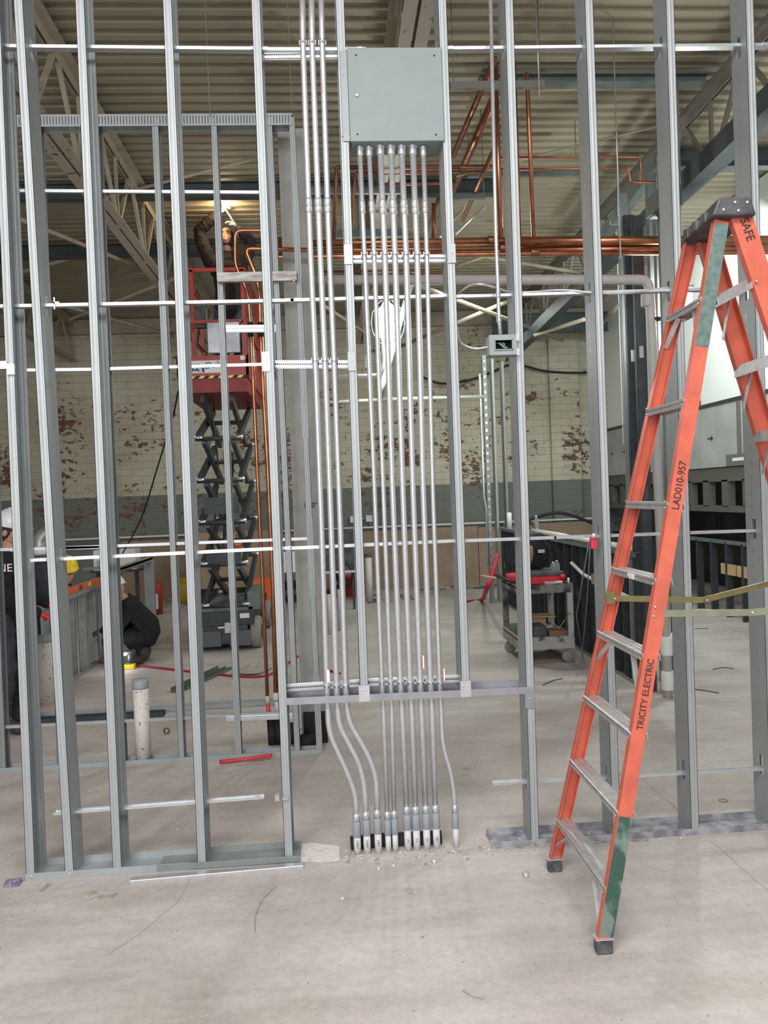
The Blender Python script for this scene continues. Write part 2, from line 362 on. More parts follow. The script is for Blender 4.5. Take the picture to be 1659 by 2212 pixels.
# deep dark framed bay under the header
bay = thing('dark_stud_bay', 'dark framed bay with square openings and low stud wall under the boarded header', 'framing', (RX + .6, 6, 0))
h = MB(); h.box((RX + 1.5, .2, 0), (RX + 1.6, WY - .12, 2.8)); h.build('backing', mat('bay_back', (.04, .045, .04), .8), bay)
h = MB(); h.box((RX, 1.0, 1.78), (RX + .12, WY - .12, 1.96))
yy = 1.3
while yy < WY - .3: h.box((RX, yy, 1.45), (RX + .1, yy + .16, 1.80)); yy += .52
h.box((RX, 1.0, 1.38), (RX + .12, WY - .12, 1.46)); h.build('opening_frame', mat('bay_frame', (.11, .11, .095), .7), bay)
yy = 1.2
while yy < WY - .3:
    s = MB(); s.box((RX, yy, 0), (RX + .09, yy + .035, .98)); s.build('stud', DARKG, bay); yy += .406
h = MB(); h.box((RX, 1.0, .96), (RX + .1, WY - .12, 1.0)); h.build('top_plate', STEELG, bay)
k = 0
for y0 in (4.62, 5.02, 5.43, 5.84):
    MB().box((RX + .01, y0 + .04, .56), (RX + .03, y0 + .40, .70)).build('wood_block', WOOD, bay)
# kraft paper protection along the back wall
kp = thing('kraft_wall_cover', 'brown kraft board sheets standing along the foot of the painted brick wall', 'cardboard', (0, WY - .2, 0))
x = -4.0
while x < 4.2:
    w = random.uniform(.9, 1.25); MB().box((x, WY - .19 - random.uniform(0, .02), 0), (x + w - .012, WY - .165, 1.10 + random.uniform(-.01, .02))).build('sheet', KRAFT, kp); x += w
# ---------------- roof steel
def truss(X, ztop, zbot, y0, y1, lab, matm, mchord, n, grp='roof trusses'):
    t = thing('roof_truss', lab, 'truss', (X, (y0 + y1) / 2, zbot), grp)
    zt = lambda y: ztop - .022 * (y - y0); zb = lambda y: zbot - .015 * (y - y0)
    for nm, zf, mm in (('top_chord', zt, matm), ('bottom_chord', zb, mchord)):
        h = MB(); sg = 1 if nm == 'top_chord' else -1
        for s in (-1, 1):
            h.bar((X + s * .055, y0, zf(y0)), (X + s * .055, y1, zf(y1)), .085, .008); h.bar((X + s * .015, y0, zf(y0) - sg * .045), (X + s * .015, y1, zf(y1) - sg * .045), .008, .09)
        h.build(nm, mm, t)
    dy = (y1 - y0) / n
    for i in range(n):
        a = y0 + dy * i; c = y0 + dy * (i + 1); m_ = (a + c) / 2
        MB().bar((X, a, zb(a)), (X, m_, zt(m_)), .035, .035).build('diagonal', matm, t)
        MB().bar((X, m_, zt(m_)), (X, c, zb(c)), .035, .035).build('diagonal', matm, t)
        if i: MB().bar((X, a, zb(a)), (X, a, zt(a)), .03, .03).build('vertical', matm, t)
    return t
truss(-2.1, 5.36, 4.57, .8, WY - .2, 'cream roof truss with peeling bottom chord crossing the upper left', CREAM, CREAMR, 9)
truss(.55, 5.36, 4.75, .8, WY - .2, 'cream roof truss behind the grey panel box at the centre', CREAM, CREAMR, 9)
truss(3.4, 5.30, 4.60, .8, WY - .2, 'grey-brown roof truss rising toward the upper right corner', mat('brown_grey_steel', (.22, .20, .17), .6, 0, .3, 6), STEELD, 9)
truss(-4.7, 5.36, 4.57, .8, WY - .2, 'cream roof truss low in the distance at the far left edge', CREAM, CREAMR, 9)
def ibeam(p0, p1, hgt, wid, name, lab, cat, m, grp=None):
    p0 = Vector(p0); p1 = Vector(p1); d = (p1 - p0).normalized(); up = Vector((0, 0, 1)) if abs(d.z) < .9 else Vector((0, 1, 0)); up = (up - d * up.dot(d)).normalized(); sd = d.cross(up)
    t = .012; a, b = wid / 2, hgt / 2
    pr = [(-a, -b), (a, -b), (a, -b + t), (t / 2, -b + t), (t / 2, b - t), (a, b - t), (a, b), (-a, b), (-a, b - t), (-t / 2, b - t), (-t / 2, -b + t), (-a, -b + t)]
    return tag(MB().prism(pr, p0, p1, sd, up).build(name, m), lab, cat, grp)
for yy, x0, x1, hh, zz, lab in ((2.9, 1.3, 3.3, .08, -.10, 'thin grey-green steel beam high between the first and third right studs'), (5.0, -6, 1.9, .17, -.14, 'dark steel cross beam nearest the viewer at the left, under the roof deck'), (4.3, 3.5, 7, .2, -.16, 'dark steel beam at the right edge behind the ladder head'), (6.9, -6, -.4, .17, -.14, 'dark steel cross beam behind the lift worker'), (10.2, 2.9, 5.2, .34, -.45, 'deep dark beam far back above the brick wall at the right')):
    ibeam((x0, yy, deckz(yy) + zz), (x1, yy, deckz(yy) + zz), hh, .12, 'roof_beam', lab, 'beam', STEELD if yy != 2.9 else STEELG, 'dark roof beams')
# sloping dark brace at the right (real diagonal member falling away from the viewer)
tag(MB().bar(P(1700, 183, X=3.15), P(1100, 770, X=3.15), .13, .17).build('roof_brace', STEELD), 'long dark sloping steel member behind the right-hand studs', 'beam')
tag(MB().bar(P(1425, 345, X=3.0), P(1292, 525, X=3.0), .09, .13).build('roof_brace', STEELG), 'shorter grey sloping steel above the dark brace, behind the electrical box', 'beam')
def rod(a, b, lab, m=CREAM, r=.014, nm='cross_brace', grp='angle cross braces under the deck'): return tag(MB().tube([a, b], r, 6).build(nm, m), lab, 'brace', grp)
rod(P(860, 600, Y=6), P(1215, 735, Y=9.5), 'cream angle brace sloping down to the right left of the junction box', r=.03)
rod(P(850, 755, Y=9.4), P(1100, 650, Y=7.5), 'cream angle brace rising to the right behind the junction box', r=.03)
rod(P(1250, 590, Y=6.5), P(1000, 545, Y=6.0), 'cream angle brace just under the copper mains', r=.025)
rod(P(985, 575, Y=6.5), P(1060, 550, Y=6.0), 'short cream angle brace crossing under the copper mains', r=.02)
rod(P(1155, 725, Y=8), P(1262, 690, Y=7), 'cream angle brace above the brick wall left of the third right stud', r=.03)
rod(P(985, 380, Y=3.6), P(1430, 270, Y=3.3), 'thin bright rod rising to the right across the upper deck', r=.012)
rod(P(1300, 700, Y=8), P(1350, 645, Y=7), 'cream angle brace seen between the partition studs', r=.03)
rod(P(10, 460, Y=5), P(330, 590, Y=7), 'cream angle brace falling to the right at the far left', r=.028)
rod(P(40, 590, Y=7), P(195, 545, Y=7), 'cream angle brace rising to the right at the far left', r=.028)
rod(P(150, 690, Y=8), P(380, 600, Y=7), 'long cream angle brace over the plain wall patch', r=.028)
rod(P(100, 650, Y=8), P(375, 725, Y=9.5), 'long cream angle brace falling over the plain wall patch', r=.028)
rod(P(215, 430, Y=4.4), P(540, 345, Y=4.1), 'thin cream brace crossing the deck behind the slotted track', r=.016)
rod(P(700, 660, Y=7), P(790, 720, Y=8.5), 'cream angle brace behind the first three conduits', r=.025)
# ceiling hanger wires
def wire(x0, y0, x1, y1, Y, lab, r=.004, m=ZINC, nm='hanger_wire'):
    a = P(x0, y0, Y=Y); b = P(x1, y1, Y=Y); b.x = a.x; z1 = b.z
    a.z = max(a.z, deckz(Y)) if y0 <= 5 else a.z
    return tag(MB().tube([a, (a.x, a.y, z1)], r, 6).build(nm, m), lab, 'wire', 'hanging ceiling wires')
wire(443, 0, 460, 250, 1.5, 'thin tie wire hanging down between the fourth and fifth studs from the left', .0035, mat('tie_wire', (.25, .22, .16), .6))
wire(621, 0, 624, 240, 1.5, 'thin tie wire hanging just left of the three tall conduits', .0035, MATS['tie_wire'])
wire(1158, 0, 1164, 210, 1.9, 'short threaded rod holding the copper pipe hanger', .005)
rd = wire(1323, 15, 1330, 560, 2.2, 'long threaded hanger rod passing in front of the copper mains', .006)
q = P(1327, 485, Y=2.2)
MB().pipe([q + Vector((-.03, 0, .05)), q + Vector((-.035, 0, 0)), q + Vector((.035, 0, 0)), q + Vector((.03, 0, .05))], .004, 6, bend=.01).build('clevis', ZINC, rd)
wire(1316, 0, 1335, 960, 7.5, 'long white rod standing in front of the brick wall beside the third right stud', .008, WHITE)
# ============================================================ STUDS
def stud_mb(c0, c1, depth=.152, fl=.041, side=-1, holes=(), ux=(1, 0, 0), uy=(0, 1, 0), t=.0022, hw=.019, hh=.05):
    # c0, c1: centre of the front flange at foot and head. side: where the web sits (-1 left)
    c0 = Vector(c0); c1 = Vector(c1); ux = Vector(ux); uy = Vector(uy); m = MB(); L_ = (c1 - c0).length; d = (c1 - c0) / L_
    a = fl / 2 * -side   # open side x
    w = fl / 2 * side
    # front flange with two shallow grooves
    def fl_prof(y, s):
        g = .0016 * s; xs = [w, w * .55, w * .42, w * .1, -w * .1 * 1, -w * .42, -w * .55, a]; ys = [0, 0, g, g * 0, g * 0, g, 0, 0]
        top = [(x, y + h) for x, h in zip(xs, ys)]; return top + [(x, y + t * s + h) for x, h in reversed(list(zip(xs, ys)))]
    for y, s in ((0, 1), (depth, -1)):
        m.prism(fl_prof(y, s), c0, c1, ux, uy)
        ly = (0, .011) if s == 1 else (depth - .011, depth)
        x0, x1 = sorted((a, a - t * -side * -1 if False else a + t * side)); m.prism([(x0, ly[0]), (x1, ly[0]), (x1, ly[1]), (x0, ly[1])], c0, c1, ux, uy)
    x0, x1 = sorted((w, w - t * side))
    def strip(y0, y1, z0, z1): m.prism([(x0, y0), (x1, y0), (x1, y1), (x0, y1)], c0 + d * z0, c0 + d * z1, ux, uy)
    hs = sorted(h for h in holes if h < L_ - .1)
    cy = depth / 2
    strip(0, cy - hw, 0, L_); strip(cy + hw, depth, 0, L_)
    z = 0
    for h in hs: strip(cy - hw, cy + hw, z, h - hh); z = h + hh
    strip(cy - hw, cy + hw, z, L_)
    return m
HOL = (.305, 1.524, 2.743, 3.962)
def stud_px(b, tpx, Y=0., **k):
    p = P(*b, Y=Y); q = P(*tpx, Y=Y); d = (q - p) / (q.z - p.z); z0 = k.pop('z0', .003); z1 = k.pop('z1', 4.95)
    return stud_mb(p + d * (z0 - p.z), p + d * (z1 - p.z), **k)
sname = 'wall_stud'; sg = 'studs of the front wall'
def screw(p, parent, n=(0, -1, 0), r=.005): return MB().lathe([(r, 0), (r * .9, .0018), (r * .3, .003)], p, n, 8).build('screw', ZINC, parent)
FS = [('A', (66, 1890), (12, 560), -1, 'first bright steel stud standing at the left end of the floor track'),
      ('B', (150, 1885), (72, 560), 1, 'second steel stud from the left with a smooth green-grey side'),
      ('C', (253, 1870), (172, 0), -1, 'third steel stud from the left in the near wall'),
      ('D', (436, 1860), (361, 0), -1, 'fourth steel stud from the left, near wall, in front of the lift'),
      ('E', (624, 1850), (552, 0), -1, 'fifth stud from the left, bordering the conduit opening on its left side')]
STX = {}
for n_, b_, t_, sd_, lab in FS:
    hol = HOL
    o = stud_px(b_, t_, side=sd_, holes=hol, t=.0022).build(sname, GALV); tag(o, lab, 'stud', sg)
    p = P(*b_, Y=0); STX[n_] = o
    screw(Vector((p.x, -.001, .022)), o)
# short studs in the opening (end on the raised sill)
for n_, b_, t_, lab in (('F', (787, 1490), (734, 0), 'stud between the three tall conduits and the seven under the panel box'), ('G', (1006, 1480), (955, 0), 'stud bordering the grey panel box on its right, standing on the raised sill')):
    o = stud_px(b_, t_, side=-1 if n_ == 'G' else 1, holes=(2.743 - .79, 3.962 - .79, 1.524 - .79), z0=.785).build(sname, GALV); tag(o, lab, 'stud', sg); STX[n_] = o
    q = P(b_[0], b_[1] + 12, Y=0)
    h = MB().box((q.x - .026, -.006, q.z - .03), (q.x + .026, -.0035, q.z + .05)); h.build('clip', ZINC, o)
    for s in (-1, 1): screw(Vector((q.x + s * .011, -.007, q.z + .025)), o)
# angle flange on stud F beside the box
q0 = P(741, 112, Y=0); q1 = P(745, 306, Y=0)
MB().box((q0.x - .016, -.006, q1.z), (q0.x + .016, -.0035, q0.z)).build('box_bracket', GALV_OLD, STX['F'])
for yy in (162, 292): screw(P(740, yy, Y=-.007), STX['F'])
HS = [('H', (1156, 1815), (1100, 20), 'first stud right of the opening, the junction box fixed to it'),
      ('I', (1327, 1640), (1272, 0), 'second stud right of the opening, behind the ladder steps'),
      ('J', (1502, 1795), (1447, 0), 'third stud right of the opening, seen between the ladder legs'),
      ('K', (1674, 1790), (1619, 0), 'fourth stud right of the opening, at the right edge behind the ladder head')]
DIMP = MB
for n_, b_, t_, lab in HS:
    if n_ == 'H':
        p = P(*b_, Y=0); q = P(*t_, Y=0)
    o = stud_px(b_, t_, side=-1, holes=HOL, z0=.003 if n_ != 'H' else .003).build(sname, GALV); tag(o, lab, 'stud', sg); STX[n_] = o
    p = P(*b_, Y=0); q = P(*t_, Y=0); d = (q - p) / (q.z - p.z)
    # dimples pressed into the web
    h = MB(); z = .5
    while z < 4.3:
        if min(abs(z - hh) for hh in HOL) > .1:
            c = p + d * (z - p.z); h.add([(c.x - .0213, .086, z), (c.x - .0213, .092, z + .008), (c.x - .0213, .090, z + .03), (c.x - .0213, .084, z + .02)], [(0, 1, 2, 3)])
        z += .075
    h.build('web_dimple', ZINC, o)
for yy in (1508,):
    c = P(1144, yy, Y=0); MB().box((c.x - .024, -.006, c.z - .05), (c.x + .024, -.0035, c.z + .04)).build('clip', GALV_OLD, STX['H']); screw(Vector((c.x, -.006, c.z)), STX['H'])
# a further stud left of A is outside; top track
tag(MB().box((-3.2, -.003, 4.86), (2.9, .0, 4.95)).box((-3.2, .152, 4.86), (2.9, .155, 4.95)).box((-3.2, 0, 4.948), (2.9, .152, 4.951)).build('head_track', GALV), 'steel head track over the near studs, above the top edge of view', 'track')
def track(p0, p1, depth, lip, name, lab, m, t=.003, up=1, grp=None, y0=None):
    # channel along x, lips up
    x0, x1 = sorted((p0, p1)); y = y0; z = up
    h = MB(); h.box((x0, y, z), (x1, y + depth, z + t)); h.box((x0, y - t, z), (x1, y, z + lip)); h.box((x0, y + depth, z), (x1, y + depth + t, z + lip))
    return tag(h.build(name, m), lab, 'track', grp)
xa = P(60, 1895, Y=0).x; xb = P(412, 1870, Y=0).x; xe = P(640, 1862, Y=0).x
o = track(xa - .01, xb, .152, .035, 'floor_track', 'left floor track of the near wall carrying the first three studs', GALV, y0=0, up=.0005, grp='floor tracks')
for xx in (xa + .02,): screw(Vector((xx, -.003, .02)), o)
o = track(xb - .16, xe + .02, .156, .030, 'floor_track', 'dull dusty floor track between the fourth and fifth studs', GALV_OLD, y0=-.002, up=.004, grp='floor tracks')
xh = P(1063, 1815, Y=0).x
o = track(xh, 2.55, .152, .033, 'floor_track', 'dusty floor track at the right under the ladder, carrying four studs', mat('dusty_track', (.42, .42, .45), .6, .4, 0, 12, .1, 60, col2=(.22, .22, .25), thr=(.4, .6)), y0=0, up=.0005, grp='floor tracks')
# dark clean piece of back lip at right
# loose furring strip lying in front of left track
a = P(283, 1898, Z=.02); b = P(655, 1865, Z=.02)
d = (b - a).normalized(); s_ = d.cross(Vector((0, 0, 1)))
tag(MB().prism([(-.02, 0), (-.02, .016), (-.018, .018), (.018, .018), (.02, .016), (.02, 0), (.017, 0), (.017, .014), (-.017, .014), (-.017, 0)], Vector((a.x, a.y, .001)), Vector((b.x, b.y, .001)), s_, (0, 0, 1)).build('loose_channel', ZINC), 'bright loose steel channel lying on the floor in front of the left track', 'channel')
# raised sill track across the opening
sa = P(617, 1523, Y=0); sb = P(1150, 1498, Y=0)
h = MB(); d = (sb - sa)
def skew_box(x0, y0, z0, x1, y1, z1, mi=0):   # follows the slight slope of the sill
    k = d.z / d.x; f = lambda x, z: (x, z + k * (x - sa.x))
    v = []
    for z in (z0, z1):
        for (x, y) in ((x0, y0), (x1, y0), (x1, y1), (x0, y1)): v.append((x, y, z + k * (x - sa.x)))
    h.add(v, [(3, 2, 1, 0), (4, 5, 6, 7), (0, 1, 5, 4), (1, 2, 6, 5), (2, 3, 7, 6), (3, 0, 4, 7)], mi)
skew_box(sa.x, -.0035, sa.z, sb.x, -.0005, sa.z + .034); skew_box(sa.x, .155, sa.z, sb.x, .158, sa.z + .034)
skew_box(sa.x, -.0005, sa.z, sb.x, .02, sa.z + .003); skew_box(sa.x, .075, sa.z, sb.x, .155, sa.z + .003)
SILL = tag(h.build('sill_track', mat('sill_steel', (.38, .38, .42), .45, .6, .15, 20)), 'raised steel sill track spanning the opening at knee-to-hip height, pipes passing through', 'track')
screw(P(787, 1512, Y=-.004), SILL)
# bridging channels in runs
def bridging(pts, lab, m=ZINC, Y=.076, h_=.036):
    for i, (a, b) in enumerate(pts):
        A = P(*a, Y=Y); B = P(*b, Y=Y)
        h = MB(); dd = (B - A).normalized(); u = Vector((0, 0, 1)); y = Vector((0, 1, 0))
        h.prism([(-.010, -h_ / 2 * .4), (.010, -h_ / 2 * .4), (.010, h_ / 2 * .4), (.0085, h_ / 2 * .4), (.0085, -h_ / 2 * .4 + .0015), (-.0085, -h_ / 2 * .4 + .0015), (-.0085, h_ / 2 * .4), (-.010, h_ / 2 * .4)][::1], A, B, y * 1.9, u * 1.0)
        o = h.build('bridging_channel', m); tag(o, lab[i], 'channel', 'bridging channels of the near wall')
        for q, dx in ((A, .03), (B, -.03)):
            MB().box((q.x + dx - .012, Y - .022, q.z - .006), (q.x + dx + .012, Y - .0175, q.z + .008)).build('clip', ZINC, o)
bridging([((0, 103), (560, 109)), ((560, 110), (790, 110)), ((960, 108), (1659, 100))], ['top bridging channel through the five left studs', 'top bridging channel between the fifth stud and the panel box', 'top bridging channel through the right studs'])
bridging([((0, 663), (635, 650)), ((628, 650), (975, 640)), ((985, 642), (1659, 622))], ['bright bridging channel at head height through the left studs', 'bridging channel at head height behind the conduits', 'bridging channel at head height through the right studs, above the junction box'])
bridging([((68, 1210), (630, 1183)), ((628, 1184), (985, 1168)), ((1000, 1168), (1200, 1161)), ((1195, 1161), (1632, 1146))], ['waist-high bridging channel through the left studs', 'waist-high bridging channel behind the conduits', 'waist-high bridging channel in front of the cart', 'waist-high bridging channel behind the ladder steps'])
bridging([((118, 1755), (570, 1720)), ((1065, 1691), (1652, 1659))], ['low bridging channel through the left studs, one cut end free', 'low bridging channel through the right studs near the floor'], h_=.03)
# clips standing in stud holes
for (x, y) in ((128, 1206), (160, 1752), (120, 657)):
    p = P(x, y, Y=.07); tag(MB().box((p.x - .002, .05, p.z - .028), (p.x + .003, .056, p.z + .028)).box((p.x - .002, .05, p.z - .006), (p.x + .022, .066, p.z + .007)).build('bridging_clip', ZINC), {1206: 'bridging clip in the second stud at waist height', 1752: 'bridging clip in the second stud near the floor', 657: 'bridging clip in the second stud at head height'}[y], 'clip', 'bridging clips')
# white end tab on the first stud
p0 = P(0, 789, Y=-.004); p1 = P(28, 800, Y=-.004)
tab = tag(MB().box((p0.x - .1, -.012, p0.z - .018), (P(16, 780, Y=0).x, -.003, p0.z + .018)).box((P(16, 780, Y=0).x, -.012, p1.z - .02), (P(31, 780, Y=0).x, -.003, p1.z + .03)).build('strut_rail', ZINC), 'end of a bright strut rail screwed on the first stud at the left edge', 'rail')
# ---------------- strut rails carrying the conduits
def rail(a, b, lab, plates=True, Y=.064, wide=.040):
    A = P(*a, Y=0); B = P(*b, Y=0); A.y = B.y = Y; h = MB(); u = Vector((0, 0, 1)); y = Vector((0, 1, 0)); w = wide / 2
    h.prism([(-w, 0), (w, 0), (w, .003), (w * .86, .003), (w * .80, .012), (w * .25, .012), (w * .2, .006), (-w * .2, .006), (-w * .25, .012), (-w * .80, .012), (-w * .86, .003), (-w, .003)], A + Vector((0, .02, 0)), B + Vector((0, .02, 0)), u, -y)
    o = h.build('strut_rail', ZINC); tag(o, lab, 'rail', 'strut rails across the opening')
    s = MB(); n = int((B.x - A.x) / .009)
    for i in range(n):
        q = A.lerp(B, (i + .5) / n); s.box((q.x - .0028, Y + .0125, q.z - .004), (q.x + .0028, Y + .0150, q.z + .003))
    s.build('slot_row', INK, o)
    if plates:
        for q, sg_ in ((A, -1), (B, 1)):
            MB().box((q.x + sg_ * .018 - .018, -.006, q.z - .046), (q.x + sg_ * .018 + .018, -.0032, q.z + .046)).build('end_plate', ZINC if sg_ < 0 else GALV, o)
            screw(Vector((q.x + sg_ * .018, -.006, q.z)), o)
    return o
rail((583, 781), (752, 781), 'strut rail holding the three tall conduits at chest height')
rail((760, 550), (968, 548), 'strut rail holding the seven conduits above head height')
rail((568, 100), (732, 98), 'strut rail holding the three tall conduits at the top', plates=False)
rail((617, 1495), (778, 1484), 'strut rail just above the sill, left of the middle stud', plates=False)
rail((796, 1482), (998, 1474), 'strut rail just above the sill under the seven conduits', plates=False)
# ============================================================ CONDUITS
CY = -.004
R1, R2 = .0148, .0116
def cpath(l, Y=.047): return [P(x, y, Y=Y) for x, y in l]
def coupling(c, d, r, par, m=ZINC, L_=.045):
    c = Vector(c); d = Vector(d).normalized(); h = MB(); h.lathe([(r + .001, -L_ / 2), (r + .0035, -L_ / 2 + .002), (r + .0035, -.004), (r + .0018, -.002), (r + .0018, .002), (r + .0035, .004), (r + .0035, L_ / 2 - .002), (r + .001, L_ / 2)], c, d, 14)
    o = h.build('coupling', m, par)
    for s in (-1, 1): MB().lathe([(.004, 0), (.004, .004), (.002, .005)], c + d * (s * L_ / 4) + Vector((0, -(r + .003), 0)), (0, -1, 0), 8).build('set_screw', ZINC, o)
def strap(c, r, par):
    c = Vector(c); h = MB()
    h.lathe([(r + .0003, -.009), (r + .002, -.009), (r + .002, .009), (r + .0003, .009)], c, (0, 0, 1), 14); h.box((c.x - r - .004, c.y + r * .5, c.z - .011), (c.x + r + .004, c.y + r + .006, c.z + .011))
    h.box((c.x - .004, c.y - r - .012, c.z - .009), (c.x + .004, c.y - r, c.z + .009)); return h.build('strap', ZINC, par)
def atz(pts, z):
    for a, b in zip(pts, pts[1:]):
        if min(a.z, b.z) <= z <= max(a.z, b.z): return a.lerp(b, (z - a.z) / (b.z - a.z)), (b - a).normalized()
    return pts[0], (pts[1] - pts[0]).normalized()
def conduit(l, r, lab, cz, sz, top, mark=None, ad=True, grp='conduits rising from the floor'):
    raw = cpath(l); pts = fillet(raw, .09, 7); base = pts[-1]
    t = thing('conduit', lab, 'conduit', (base.x, base.y, 0), grp)
    MB().tube(pts, r, 14).build('tube', EMT, t)
    for yy in cz:
        q = P(l[0][0], yy, Y=.047); c, dd = atz(pts, q.z); coupling(c, dd, r, t, ZINC, .072 if r > .013 else .06)
    for yy in sz:
        q = P(l[0][0], yy, Y=.047); c, dd = atz(pts, q.z); strap(c, r, t)
    if top: c = pts[0]; MB().lathe([(r + .002, -.05), (r + .0035, -.045), (r + .0035, -.012), (r + .006, -.010), (r + .006, 0), (r, 0)], c, (0, 0, 1), 14).build('connector', ZINC, t)
    # grey adapter and plastic stub out of the slab
    c = base
    MB().lathe([(r + .001, .045), (r + .004, .043), (r + .0042, .0), (r + .001, 0)], c, (0, 0, 1), 16).build('clear_taped_fitting', ZINC, t)
    MB().lathe([(r + .0055, .004), (r + .0062, .0), (r + .0062, -.07), (r + .004, -.072)], c, (0, 0, 1), 16).build('adapter', PVC, t)
    lo = -.02; st = MB().lathe([(r + .0028, -.07), (r + .0028, -c.z - .01)], c, (0, 0, 1), 16).build('stub', PVCL, t)
    if mark:
        rr = r + .004; h = MB(); zz = .055
        for k_ in range(mark):
            o_ = (k_ - (mark - 1) / 2) * .011
            pp = [Vector((c.x - .006 + random.uniform(-.002, .002), c.y - rr, zz + .008 + o_)), Vector((c.x + .006, c.y - rr, zz + .004 + o_)), Vector((c.x - .004, c.y - rr, zz - .004 + o_)), Vector((c.x + .005, c.y - rr, zz - .01 + o_))]
            h.tube(pp, .0009, 4)
        h.build('ink_mark', INK, t)
    return t
c1 = [(652, -90), (654, 93), (671, 560), (681, 780), (693, 1100), (706, 1485), (708, 1530), (711, 1583), (750, 1668), (768, 1715), (770, 1776)]
c2 = [(672, -90), (674, 93), (692, 560), (702, 780), (714, 1100), (727, 1485), (729, 1530), (733, 1567), (777, 1650), (788, 1700), (791, 1772)]
c3 = [(692, -90), (696, 93), (712, 560), (722, 780), (734, 1100), (747, 1485), (749, 1527), (756, 1562), (797, 1632), (813, 1680), (815, 1768)]
conduit(c1, R1, 'leftmost tall conduit, bent right below the sill', (445,), (90, 778, 1483), False, 3)
conduit(c2, R1, 'second tall conduit from the left, bent right below the sill', (445,), (90, 778, 1483), False, 3)
conduit(c3, R1, 'third tall conduit, nearest the middle stud, bent right below the sill', (445,), (90, 778, 1483), False, 2)
G7 = [((777, 316), (787, 548), (809, 1060), (825, 1480), (828, 1525), (837, 1772), R2, 'thin conduit, first from the left under the panel box', 0),
      ((797, 316), (808, 548), (828, 1060), (844, 1480), (846, 1525), (852, 1770), R2, 'thinnest conduit, second from the left under the panel box', 0),
      ((821, 313), (831, 548), (848, 1060), (865, 1480), (868, 1525), (879, 1760), R1, 'thick conduit, third from the left under the panel box', 1),
      ((844, 313), (853, 548), (870, 1060), (886, 1480), (889, 1525), (898, 1760), R1, 'thick conduit exactly in the middle under the panel box', 1),
      ((867, 313), (877, 548), (892, 1060), (908, 1480), (910, 1525), (920, 1758), R1, 'thick conduit with a red-edged sticker near the sill', 1),
      ((891, 313), (901, 548), (914, 1060), (930, 1480), (933, 1525), (941, 1757), R1, 'thick conduit, last thick one to the right under the panel box', 2)]
for a in G7: conduit(list(a[:6]), a[6], a[7], (448,), (548, 1475), True, a[8] or None)
c10 = [(914, 316), (922, 548), (935, 1060), (950, 1480), (953, 1530), (956, 1608), (973, 1664), (981, 1710), (983, 1757)]
conduit(c10, R2, 'rightmost thin conduit with an offset bend, standing apart from the rest', (448,), (548, 1475), True)
# stickers on conduits
def sticker(x, y0, y1, par_lab, w=.011, red=True):
    par = [o for o in COL.objects if o.get('label') == par_lab][0]; r = R1 if 'thin' not in par_lab else R2
    a = P(x, y0, Y=.047 - r - .003); b = P(x, y1, Y=.047 - r - .003)
    MB().box((a.x - w / 2, a.y, b.z), (a.x + w / 2, a.y + .001, a.z)).build('sticker', LBL, par)
    MB().box((a.x - w / 2 - .0035, a.y - .0003, b.z), (a.x - w / 2, a.y + .001, a.z)).build('sticker_edge', RED, par)
sticker(708, 1447, 1475, 'leftmost tall conduit, bent right below the sill', .016)
sticker(698, 171, 198, 'third tall conduit, nearest the middle stud, bent right below the sill', .008)
sticker(914, 1416, 1444, 'thick conduit with a red-edged sticker near the sill', .007)
sticker(959, 1444, 1470, 'rightmost thin conduit with an offset bend, standing apart from the rest', .006)
# foam lying behind the stubs
a = P(758, 1832, Z=.02); tag(MB().tube([Vector((a.x, .10, .033)), Vector((a.x + .16, .112, .033)), Vector((a.x + .30, .104, .033)), Vector((a.x + .46, .098, .033))], .032, 16).build('foam_roll', INSUL), 'black foam tube lying on the slab behind the row of conduit stubs', 'foam')
tag(MB().box((P(912, 1840, Z=0).x, -.115, .0), (P(936, 1840, Z=0).x, -.085, .004)).build('metal_scrap', ZINC), 'small bright metal tag on the floor in front of the stubs', 'scrap')
# ============================================================ PANEL BOX
pt = thing('panel_box', 'grey square steel electrical panel box mounted between studs above the seven conduits', 'electrical box', (.29, 0, 3.47))
x0, x1, z0, z1 = .056, .512, 3.472, 3.918
MB().box((x0 + .006, .0, z0 + .002), (x1 - .002, .142, z1 - .002)).build('enclosure', PANEL, pt)
MB().box((x0, -.014, z0), (x1, .0, z1)).build('door', PANEL, pt, bevel=.003)
for (x, y) in ((769, 119), (938, 120), (772, 290), (942, 291)):
    p = P(x, y, Y=-.0145); MB().lathe([(.0045, 0), (.0045, .001)], p, (0, -1, 0), 10).build('mounting_hole', INK, pt)
p = P(771, 205, Y=-.0145); MB().lathe([(.010, 0), (.010, .003), (.007, .004)], p, (0, -1, 0), 16).build('lock', mat('lock', (.36, .40, .40), .4, .4), pt)
